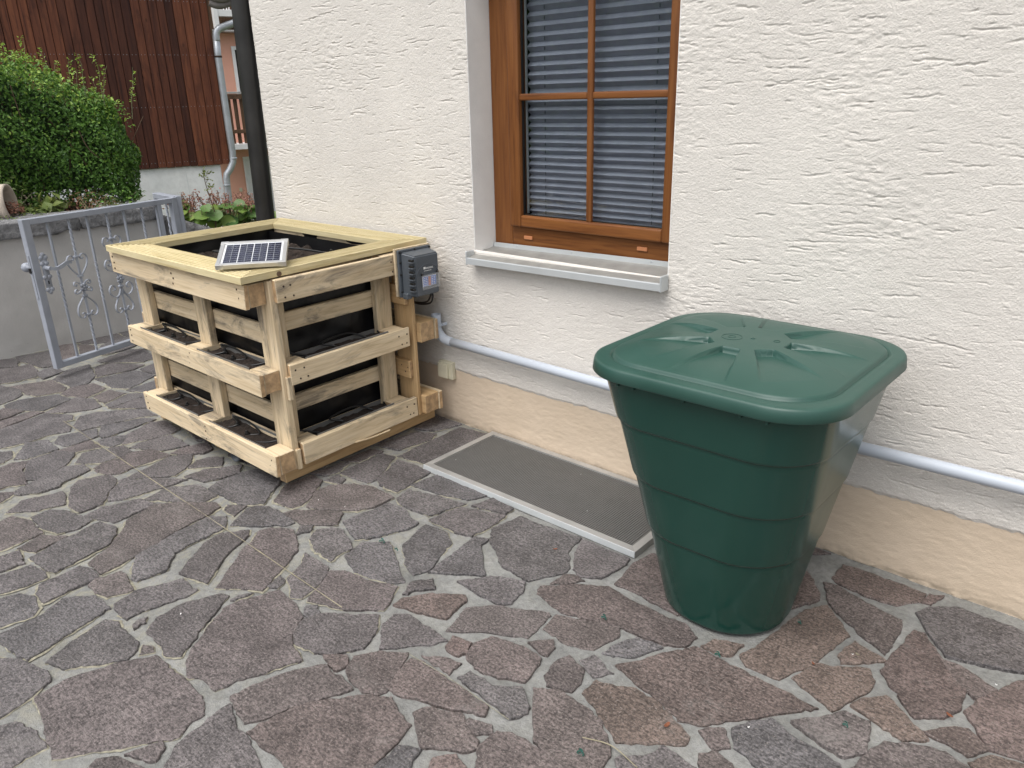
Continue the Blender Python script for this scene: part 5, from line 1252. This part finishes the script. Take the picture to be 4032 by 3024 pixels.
# ================================================================== HEDGE
def ztop(y): return np.interp(y, [-9.0, -4.5, -1.6, -.6, -.29, .17, .34], [3.3, 2.9, 2.16, 1.965, 1.865, 1.64, 1.52])
hedge = thing('hedge', (-6.9, -1.0, .8), 'clipped green hedge with fresh shoots on top behind the low wall', 'hedge')
rg = np.random.default_rng(77)
def hedge_leaves():
    HX0, HX1, HY0, HY1 = -7.5, -6.42, -2.6, .33
    C, Nn, rr = [], [], []
    def add(c, n, r): C.append(c); Nn.append(n); rr.append(r)
    n = 21000; y = rg.uniform(HY0, HY1, n); zt = ztop(y); z = .86 + (zt - .86)*rg.uniform(0, 1, n)
    bul = .05*np.sin(y*5 + 1) + .04*np.sin(z*7 + y*3) + .03*np.sin(z*15 + y*11)
    cornr = np.clip((y - (HY1 - .30))/.30, 0, 1); topr = np.clip((z - (zt - .25))/.25, 0, 1)
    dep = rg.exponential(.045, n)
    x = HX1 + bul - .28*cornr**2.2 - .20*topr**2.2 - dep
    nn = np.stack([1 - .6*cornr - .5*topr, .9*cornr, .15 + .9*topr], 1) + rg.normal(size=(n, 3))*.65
    add(np.stack([x, y, z], 1), nn, np.clip(.38 + .22*topr + rg.normal(size=n)*.16 - dep*3, 0, 1))  # leaf tone falls with depth, inner shade put into the colour
    n = 10000; x = rg.uniform(HX0, HX1 - .05, n); z = .86 + (ztop(np.full(n, HY1)) - .86 + .06)*rg.uniform(0, 1, n); dep = rg.exponential(.05, n)
    front = np.clip((x - (HX1 - .3))/.3, 0, 1)
    y = HY1 - .02 + .05*np.sin(z*8 + x*4) + .03*np.sin(z*17) - .22*front**2 - dep - .10*np.clip((z - 1.35)/.3, 0, 1)
    nn = np.stack([.5*front, np.ones(n), .2*np.ones(n)], 1) + rg.normal(size=(n, 3))*.65
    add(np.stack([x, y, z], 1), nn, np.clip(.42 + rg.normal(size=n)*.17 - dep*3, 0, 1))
    n = 11000; x = rg.uniform(HX0, HX1 - .02, n); y = rg.uniform(HY0, HY1 - .05, n); dep = rg.exponential(.04, n)
    z = ztop(y) + .04*np.sin(y*9 + x*5) + .03*np.sin(x*13) - dep - .18*np.clip((x - (HX1 - .25))/.25, 0, 1)**2
    nn = np.stack([.2*np.ones(n), .15*np.ones(n), np.ones(n)], 1) + rg.normal(size=(n, 3))*.6
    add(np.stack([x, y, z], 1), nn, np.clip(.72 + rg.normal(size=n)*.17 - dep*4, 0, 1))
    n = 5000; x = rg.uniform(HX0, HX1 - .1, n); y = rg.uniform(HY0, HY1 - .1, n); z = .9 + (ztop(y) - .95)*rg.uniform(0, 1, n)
    add(np.stack([x, y, z], 1), rg.normal(size=(n, 3)), np.clip(.12 + rg.normal(size=n)*.1, 0, 1))  # innermost leaves coloured darkest, in place of shade
    C, Nn, rr = np.concatenate(C), np.concatenate(Nn), np.concatenate(rr); Nn /= np.linalg.norm(Nn, axis=1, keepdims=True)
    return leaves(C, Nn, rg.uniform(.022, .040, len(C)), rr, rg, .5)
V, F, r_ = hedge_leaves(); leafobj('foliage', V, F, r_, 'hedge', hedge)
tw = []; SC_, SN, SR = [], [], []
for i in range(34):                                                   # shoots standing out of the top
    y = rg.uniform(-1.9, .30); x = rg.uniform(-6.95, -6.45); z = float(ztop(y)) - .1; L = rg.uniform(.10, .28) if i % 3 else rg.uniform(.25, .42)
    d = Vector((rg.normal()*.12, rg.normal()*.15, 1)).normalized(); p = [Vector((x, y, z)) + d*L*t + Vector((0, rg.normal()*.008, 0)) for t in (0, .4, .75, 1.0)]
    tw.append(tube(p, .0022, 5, scale=[1, .9, .7, .4]))
    for q in range(int(L*95)):
        t = rg.uniform(.3, 1.0); c = np.array(p[0] + d*L*t); a = rg.uniform(0, 6.28); o_ = np.array([math.cos(a), math.sin(a), .45])
        SC_.append(c + o_*.016); SN.append(np.array([-math.cos(a)*.5, -math.sin(a)*.5, 1]) + rg.normal(size=3)*.3); SR.append(min(1, max(.3, .80 + rg.normal()*.12)))
SN = np.array(SN); SN /= np.linalg.norm(SN, axis=1, keepdims=True)
V, F, r_ = leaves(np.array(SC_), SN, rg.uniform(.020, .034, len(SC_)), np.array(SR), rg, .45); leafobj('shoot_leaves', V, F, r_, 'hedge', hedge)
O('shoots', join(*tw), MT['twig_green'], hedge, kind='stuff')
n = 9000; y = rg.uniform(-9.0, -2.5, n); z = .82 + (ztop(y) - .82)*rg.uniform(0, 1, n); x = -6.42 + .08*np.sin(y*4 + z*3) - rg.exponential(.12, n); nn = np.stack([np.ones(n), np.zeros(n), .4*np.ones(n)], 1) + rg.normal(size=(n, 3))*.6; nn /= np.linalg.norm(nn, axis=1, keepdims=True)  # unseen taller stretch of hedge, added to darken the window reflection
V, F, r_ = leaves(np.stack([x, y, z], 1), nn, rg.uniform(.07, .12, n), np.clip(.35 + rg.normal(size=n)*.2, 0, 1), rg, .6); leafobj('foliage', V, F, r_, 'hedge', hedge)
br = []
for i in range(60):
    x = rg.uniform(-7.3, -6.55); y = rg.uniform(-2.4, .2); b0 = Vector((x, y, .78))
    br.append(tube(cat([b0, b0 + Vector((rg.normal()*.08, rg.normal()*.08, .3)), b0 + Vector((rg.normal()*.15, rg.normal()*.15, float(ztop(y)) - .95))], 4), .007, 6, scale=list(np.linspace(1.2, .4, 9))))
br.append(tube(cat([(-6.43, -.15, 1.42), (-6.40, -.13, 1.30), (-6.39, -.08, 1.22), (-6.41, 0.0, 1.17)], 5), .0035, 6))
O('dark_hedge_core', (lambda yz: ([(x, y, z) for x in (-7.4, -6.66) for y, z in yz], [list(range(len(yz))), [len(yz) + i for i in range(len(yz))][::-1]] + [[i, (i+1) % len(yz), len(yz) + (i+1) % len(yz), len(yz) + i][::-1] for i in range(len(yz))]))([(-8.9, .95), (.06, .97), (.08, 1.36), (-.02, 1.52), (-.29, 1.68), (-.6, 1.79), (-1.6, 1.98), (-4.5, 2.7), (-8.9, 3.0)]), MT['darkcore'], hedge)  # solid dark core, added to stop sky and barn showing through the leaves
O('branches', join(*br), MT['twig'], hedge, kind='stuff')

# ================================================================== BED PLANTS
def clump(name, label, cat_, c, n, rad, hgt, size, mat, lo, hi, seed, asp=.6, stems=True, group=None):
    rg = np.random.default_rng(seed); t = thing(name, c, label, cat_, group)
    ang = rg.uniform(0, 6.28, n); rr = rad*np.sqrt(rg.uniform(0, 1, n)); z = hgt*rg.uniform(.15, 1, n)*(1 - .5*(rr/rad)**2)
    C = np.stack([c[0] + rr*np.cos(ang), c[1] + rr*np.sin(ang), c[2] + z], 1)
    Nn = np.stack([np.cos(ang)*.5, np.sin(ang)*.5, np.ones(n)], 1) + rg.normal(size=(n, 3))*.4; Nn /= np.linalg.norm(Nn, axis=1, keepdims=True)
    V, F, r = leaves(C, Nn, rg.uniform(size*.7, size*1.3, n), rg.uniform(lo, hi, n), rg, asp); leafobj('leaves', V, F, r, mat, t)
    if stems:
        sv = [tube([Vector(c) + Vector((rg.normal()*rad*.15, rg.normal()*rad*.15, 0)), Vector(C[i])], .0025, 4) for i in range(0, n, max(1, n//26))]
        O('stems', join(*sv), MT['twig_green'], t, kind='stuff')
    return t
clump('leafy_plant', 'drooping broad leaved plant on the bed under the hedge', 'plant', (-6.22, -.50, .80), 26, .13, .20, .11, 'bedleaf', .35, .95, 501, .7)
clump('ground_cover', 'low bright green ground cover beside the pale pot', 'plant', (-6.10, -.86, .82), 420, .20, .09, .020, 'bedleaf', .3, .8, 502, .6, False)
clump('ground_cover', 'small green seedlings between the pot and the broad leaved plant', 'plant', (-6.12, -.64, .80), 160, .16, .14, .035, 'bedleaf', .1, .8, 503, .5)
clump('dry_plant', 'withered brown plant under the right part of the hedge', 'plant', (-6.16, -.28, .80), 420, .20, .20, .020, 'flower', .0, .55, 504, .35)
clump('leafy_plant', 'dark leafy plant at the foot of the hedge behind the pot', 'plant', (-6.42, -.72, .80), 130, .22, .38, .055, 'bedleaf', .0, .6, 505, .55)
clump('leafy_plant', 'single light green leaves in front of the hedge by the gate rail', 'plant', (-6.14, -.12, .80), 16, .09, .13, .055, 'bedleaf', .6, 1.0, 506, .6)
clump('leafy_plant', 'mixed dark leaves under the hedge near the gate post', 'plant', (-6.40, .0, .80), 240, .26, .22, .035, 'hedge', .1, .6, 507, .5)
# pale pot lying on its side, dried plant in it
pot = thing('clay_pot', (-6.13, -.86, .86), 'pale clay pot lying on its side on the bed at the left edge', 'pot')
pa = Vector((.55, .80, .05)).normalized()
O('shell', lathe((-6.20, -.97, .955), pa, [(.075, 0), (.080, .0), (.118, .17), (.126, .175), (.126, .205), (.112, .205), (.108, .17), (.072, .01), (.0, .01)], 28, cap=False), MT['terracotta'], pot, True)
clump('dried_stonecrop', 'dark red dried stonecrop spilling out of the lying pot', 'plant', (-6.09, -.81, .885), 420, .085, .10, .018, 'flower', .0, .18, 511, .6, False)

def bergenia(c, n, seed, label, nst):
    rg = np.random.default_rng(seed); t = thing('bergenia', c, label, 'plant', 'bergenias behind the sloping stone')
    for i in range(n):
        a = rg.uniform(0, 6.28); el = rg.uniform(.5, 1.25); L = rg.uniform(.10, .24)
        d = Vector((math.cos(a)*math.cos(el), math.sin(a)*math.cos(el), math.sin(el))); base = Vector(c) + Vector((math.cos(a), math.sin(a), 0))*.03
        tip = base + d*L; nn = (Vector((0, 0, 1))*1.0 + d*.2 + Vector((.9, -.5, 0))*rg.uniform(.0, 1.3) + Vector(rg.normal(size=3))*.25).normalized(); u = (d - nn*d.dot(nn)).normalized(); s = nn.cross(u)
        w_ = rg.uniform(.040, .064); V = [tuple(tip)]; F = []; N = 12
        for ri, rr in enumerate((.5, 1.0)):
            for k in range(N):
                b = 2*math.pi*k/N; q = tip + (u*math.cos(b)*1.12 + s*math.sin(b))*w_*rr*(1 + .05*math.sin(3*b + i)) + nn*(w_*.28*rr*rr*(.5 + .5*math.cos(2*b)) + (.006*math.sin(5*b) if ri else 0)); V.append(tuple(q))
        for k in range(N): F.append([0, 1+k, 1+(k+1) % N]); F.append([1+k, 1+N+k, 1+N+(k+1) % N, 1+(k+1) % N])
        o = O('leaf', (V, F), MT['berg'], t, True); at = o.data.attributes.new('rnd', 'FLOAT', 'POINT'); at.data.foreach_set('value', np.full(len(V), rg.uniform(0, 1), np.float32))
        O('leaf_stalk', tube([base, tip - u*w_*.9, tip], .004, 5), MT['twig_green'], t)
    for i in range(nst):
        a = rg.uniform(0, 6.28); p0 = Vector(c) + Vector((rg.normal()*.05, rg.normal()*.07, .05)); tp = p0 + Vector((rg.normal()*.06, rg.normal()*.07, rg.uniform(.18, .30)))
        st = O('flower_stalk', tube(cat([p0, (p0 + tp)/2 + Vector((0, rg.normal()*.01, 0)), tp], 3), .003, 5), MT['dry'], t)
        n2 = 70; hgt = rg.uniform(.35, 1, n2); C = np.array([np.array(p0 + (tp - p0)*float(h)) for h in hgt]) + rg.normal(size=(n2, 3))*.017; Nn = rg.normal(size=(n2, 3)); Nn /= np.linalg.norm(Nn, axis=1, keepdims=True)
        V, F, r = leaves(C, Nn, rg.uniform(.012, .024, n2), rg.uniform(.2, 1, n2), rg, .6); leafobj('faded_blossom', V, F, r, 'flower', st)
bergenia((-6.32, .62, .58), 22, 521, 'bergenia with faded pink blossoms beside the gate post', 11)
bergenia((-6.28, .86, .53), 24, 522, 'bergenia with broad round leaves behind the thin sapling', 8)
bergenia((-6.32, 1.10, .51), 22, 523, 'bergenia with brownish flower stalks beside the dark downpipe', 10)
sap = thing('sapling', (-6.2, .68, .55), 'thin bare sapling with a few young leaves against the concrete', 'sapling')
SPp = [(-6.2, .665, .45), (-6.2, .690, .60), (-6.2, .703, .69), (-6.2, .690, .79), (-6.2, .668, .90), (-6.2, .657, .985), (-6.2, .66, 1.05)]
O('stem', tube(cat(SPp, 5), .0045, 7, scale=list(np.linspace(1.2, .5, 31))), MT['twig'], sap)
lv, ln, lr = [], [], []
for (y, z, n) in ((.66, 1.05, 14), (.705, 1.04, 9), (.69, .99, 7), (.70, .935, 9), (.665, .91, 4), (.635, 1.02, 6)):
    O('side_twig', tube([(-6.2, .665, z - .03), (-6.2, y, z)], .002, 5), MT['twig'], sap)
    for i in range(n): lv.append(np.array([-6.2, y, z]) + rg.normal(size=3)*.013); ln.append(rg.normal(size=3) + np.array([.6, -.3, .5])); lr.append(rg.uniform(.6, 1))
ln = np.array(ln); ln /= np.linalg.norm(ln, axis=1, keepdims=True)
V, F, r_ = leaves(np.array(lv), ln, rg.uniform(.022, .036, len(lv)), np.array(lr), rg, .45); leafobj('leaves', V, F, r_, 'bedleaf', sap)

# ================================================================== BARN with brown boarding
random.seed(41)
BD = Vector((.29117, .95667, 0)); BN = Vector((.95667, -.29117, 0)); BO = Vector((-12.273, 4.222, 0))
barn = thing('barn', tuple(BO), 'barn clad in dark red brown vertical boards on a concrete base', 'barn')
def bb(s0, s1, n0, n1, z0, z1, b=.004, jit=0): return obox(BO, BD, BN, ZU, s0, s1, n0, n1, z0, z1, b, jit)
s = .02; k = 0
NAILZ = (.72, 1.55, 2.30, 3.05, 3.8)
nl = []
while s > -9.0:
    w_ = random.uniform(.108, .134)
    dn = random.choice((0, .006, .012))
    O('plank', bb(s - w_ + .004, s - .003, -.02, .004 + dn, .645 + random.uniform(-.004, .004), 5.2, .004), MT['barn'], barn)
    for z in NAILZ:
        for q in (.3, .7): nl.append(obox(BO, BD, BN, ZU, s - w_*q - .0035, s - w_*q + .0035, .004 + dn, .0075 + dn, z - .0035, z + .0035, 0))
    s -= w_
O('nail_heads', join(*nl), MT['galv'], barn, kind='stuff')
O('backing', bb(-9.05, .0, -.16, -.022, .66, 5.2, 0), MT['dark'], barn)
O('corner_board', bb(.0215, .045, -.16, .012, .64, 5.2), MT['oldwood'], barn)
O('concrete_base', bb(-9.05, -.125, -.6, -.03, -1.6, .655, .01), MT['concrete'], barn)
for s_ in (-.68, -.40): O('formwork_joint', bb(s_ - .006, s_ + .006, -.031, -.026, -1.6, .64, .001), MT['concrete'], barn)
O('roof', bb(-9.3, .6, -6, .7, 5.2, 5.4), MT['tiles'], barn)
bp = thing('barn_downpipe', tuple(BO), 'bent galvanised downpipe at the corner of the brown barn', 'downpipe')
def bpt(s, z, n=.07): return tuple(BO + BD*s + BN*n + ZU*z)
O('pipe', tube([bpt(.075, 2.58), bpt(.062, 2.3), bpt(.066, 1.2), bpt(.075, .83), bpt(.06, .68), bpt(.0, .57), bpt(-.068, .487), bpt(-.082, .42), bpt(-.088, .28), bpt(-.095, -.10), bpt(-.10, -1.5)], .053, 18), MT['galv'], bp, True)
O('bend', tube(cat([bpt(.42, 2.78), bpt(.19, 2.70), bpt(.115, 2.66), bpt(.080, 2.60), bpt(.073, 2.50)], 5), .0545, 18), MT['galv'], bp, True)
for s_, z in ((.065, 2.26), (.074, .72), (-.09, .3)): O('pipe_clip', lathe(bpt(s_, z), (0, 0, 1), [(.0545, 0), (.057, .002), (.057, .028), (.0545, .03)], 18), MT['rust'] if z > 2 else MT['galv'], bp, True)

# ================================================================== PINK HOUSE beyond
PO = Vector((-20.909, 9.267, 0))
ph = thing('pink_house', tuple(PO), 'salmon pink house with white window and wooden balcony seen past the barn', 'house')
def pb(s0, s1, n0, n1, z0, z1, b=.004): return obox(PO, BD, BN, ZU, s0, s1, n0, n1, z0, z1, b)
O('wall', pb(-3.5, 6, -6, 0, -1.6, 3.39, .01), MT['pink'], ph)
O('soffit', pb(-3.5, 6, -6, .35, 3.392, 3.44, .01), MT['alu_mat'], ph)
for i in range(30): O('soffit_plank', pb(-1.2 + i*.22, -.985 + i*.22, .05, .07, 3.442, 3.70, .004), MT['oldwood'], ph)
O('beam', pb(-.075, 6, .2, .4, 3.76, 3.92), MT['white'], ph)
O('white_post', pb(-.19, -.075, .2, .42, 3.45, 4.1), MT['white'], ph)
for s_ in (.12, .20, .26, .36): O('trellis_bar', pb(s_ - .013, s_ + .013, .22, .26, 3.922, 4.3), MT['white'], ph)
O('gable_wall', pb(-3, 6, -.2, .0, 3.46, 6.5), MT['oldwood'], ph)
wn = O('window', join(pb(.225, .31, .002, .05, 1.7, 3.06), pb(.312, 1.4, .002, .05, 2.97, 3.06)), MT['white'], ph)
O('pane', pb(.312, 1.4, .004, .012, 1.7, 2.968), MT['dark'], wn)
O('rail', pb(-.6, 3, .9, .98, 1.84, 1.89), MT['alu_mat'], ph); O('rail', pb(-.6, 3, .9, .98, 1.705, 1.832), MT['oldwood_x'], ph)
for i in range(22): O('baluster', pb(-.62 + i*.166, -.52 + i*.166, .90, .925, .575, 1.704), MT['oldwood'], ph)
O('rail', pb(-.6, 3, .926, .97, .84, .935), MT['oldwood_x'], ph)
O('balcony_slab', pb(-.8, 3, .0, 1.0, .425, .565), MT['white'], ph)
dr = O('door_frame', join(pb(.128, .185, .002, .06, -1.6, .175), pb(.187, 1.2, .002, .06, .105, .175)), MT['white'], ph)
O('door', pb(.187, 1.2, .002, .03, -1.6, .104), MT['white'], ph)
O('door_handle', join(tube([tuple(PO + BD*.252 + BN*.07 + ZU*-.84), tuple(PO + BD*.252 + BN*.07 + ZU*-1.3)], .014, 8), pb(.245, .26, .03, .07, -.93, -.91)), MT['galv'], ph)
O('light_switch', pb(-.083, -.0, .001, .03, -.776, -.675, .006), MT['cream'], ph)
# grey folded sheet under the barn eave
ts = O('folded_sheet', join(tube(cat([bpt(.0, 3.02, .3), bpt(.10, 2.985, .32), bpt(.24, 3.01, .3), bpt(.46, 3.10, .3)], 6), .055, 12), tube(cat([bpt(-.02, 3.12, .3), bpt(.15, 3.08, .36), bpt(.46, 3.16, .3)], 6), .07, 12)), MT['tiles'], None, True)
tag(ts, 'grey rolled sheet hanging at the top corner of the barn', 'sheet')

# ================================================================== SMALL THINGS on the paving
def strip(pts, w_, z):
    P = cat([(x, y, z) for x, y in pts], 10); V = []; F = []
    for i, p in enumerate(P):
        t = (P[min(i+1, len(P)-1)] - P[max(i-1, 0)]).normalized(); n = Vector((-t.y, t.x, 0))*w_*random.uniform(.35, 1.0)
        for q, zz in ((n, z), (n*.4, z + .002), (-n*.4, z + .002), (-n, z)): V.append((p.x + q.x, p.y + q.y, zz))
    for i in range(len(P)-1):
        for j in range(3): F.append([i*4+j, i*4+j+1, (i+1)*4+j+1, (i+1)*4+j])
    return V, F
l1 = O('saw_line', strip([(-4.30, -1.308), (-3.43, -1.314), (-2.58, -1.322), (-1.84, -1.332)], .0021, .0022), MT['straw']); tag(l1, 'long pale sawdust line running straight across the paving before the planter', 'line mark')
l2 = O('saw_line', strip([(-1.50, -1.341), (-1.33, -1.335), (-1.10, -1.341)], .0014, .0022), MT['crust']); tag(l2, 'short pale line across the paving in the foreground', 'line mark')
def curl(c, r, label):
    p = [(c[0] + r*.65*math.cos(a)*(1 - .05*a), c[1] + r*.65*math.sin(a)*(1 - .05*a), .006 + .0015*a) for a in np.linspace(0, 9, 22)]
    tag(O('plastic_shaving', sweep(p, rect(.004, .0012)), MT['green_curl']), label, 'shaving', 'green plastic shavings on the paving')
for c, r, lb in (((-1.151, -.837), .012, 'green plastic shaving on the mortar between barrel and grate stones'), ((-.885, -1.314), .013, 'green curled plastic shaving on a big stone at the lower edge'), ((-.796, -.766), .012, 'green plastic shaving just below the barrel foot'),
                 ((-.418, -.798), .010, 'green plastic shaving on a brown stone at lower right'), ((-.674, -.47), .008, 'green plastic crumb touching the right of the barrel foot'), ((-2.046, -.998), .016, 'green plastic shaving left of the grate in the middle of the paving'), ((-1.962, -.999), .009, 'tiny green plastic bit on mortar right of another shaving')):
    curl(c, r, lb)
def flake(name, c, s, mat, label, cat_, grp):
    V = []; n = 9; a0 = random.uniform(0, 6.28)
    for k in range(n):
        a = 2*math.pi*k/n; x = s*.7*math.cos(a); y = s*.32*math.sin(a); V.append((c[0] + x*math.cos(a0) - y*math.sin(a0), c[1] + x*math.sin(a0) + y*math.cos(a0), c[2] + .002 + .003*math.cos(a)**2))
    V.append((c[0], c[1], c[2] + .0015)); F = [[k, (k+1) % n, n] for k in range(n)]
    tag(O(name, (V, F), MT[mat]), label, cat_, grp)
for c, s, m, lb in (((-1.519, -.62, .003), .013, 'orange_leaf', 'small orange dry leaf on the stone below the grate'), ((-.771, -1.089, .003), .017, 'orange_leaf', 'narrow reddish dry leaf on a stone at the lower middle'), ((-.224, -.583, .003), .015, 'orange_leaf', 'curled red dry leaf on mortar at lower right'), ((-.571, -.617, .003), .010, 'orange_leaf', 'tiny red leaf in the joint right of the barrel'),
                    ((-.488, -.497, .003), .011, 'straw', 'yellow leaf bit on the triangular stone right of the barrel')):
    flake('dry_leaf', c, s, m, lb, 'leaf', 'dry leaves on the paving')
for c, lb in (((-2.32, -.341, .012), 'white petal on the left end of the grate mesh'), ((-1.792, -.10, .012), 'pale petal on the grate mesh near the wall'), ((-1.582, -.338, .012), 'pale petal on the middle of the grate mesh'), ((-2.506, -.956, .003), 'white petal on a large stone right of the planter'),
              ((-2.373, -.921, .003), 'white petal at the edge of the large stone right of the planter'), ((-2.215, -1.695, .003), 'white petal on a stone at lower left'), ((-.157, -.38, .003), 'white petal near the plinth at the right edge'), ((-.606, -.96, .003), 'white petal on a light brown stone at the lower right'), ((-.50, -.506, .003), 'white petal next to the yellow leaf bit')):
    flake('petal', c, random.uniform(.004, .006), 'white', lb, 'petal', 'white petals on the ground')
tg = O('straw_stalk', tube(cat([(-.914, -1.265, .005), (-.84, -1.242, .008), (-.755, -1.255, .005)], 6), .0016, 6), MT['straw']); tag(tg, 'thin curved straw stalk on a stone at the lower edge', 'stalk')
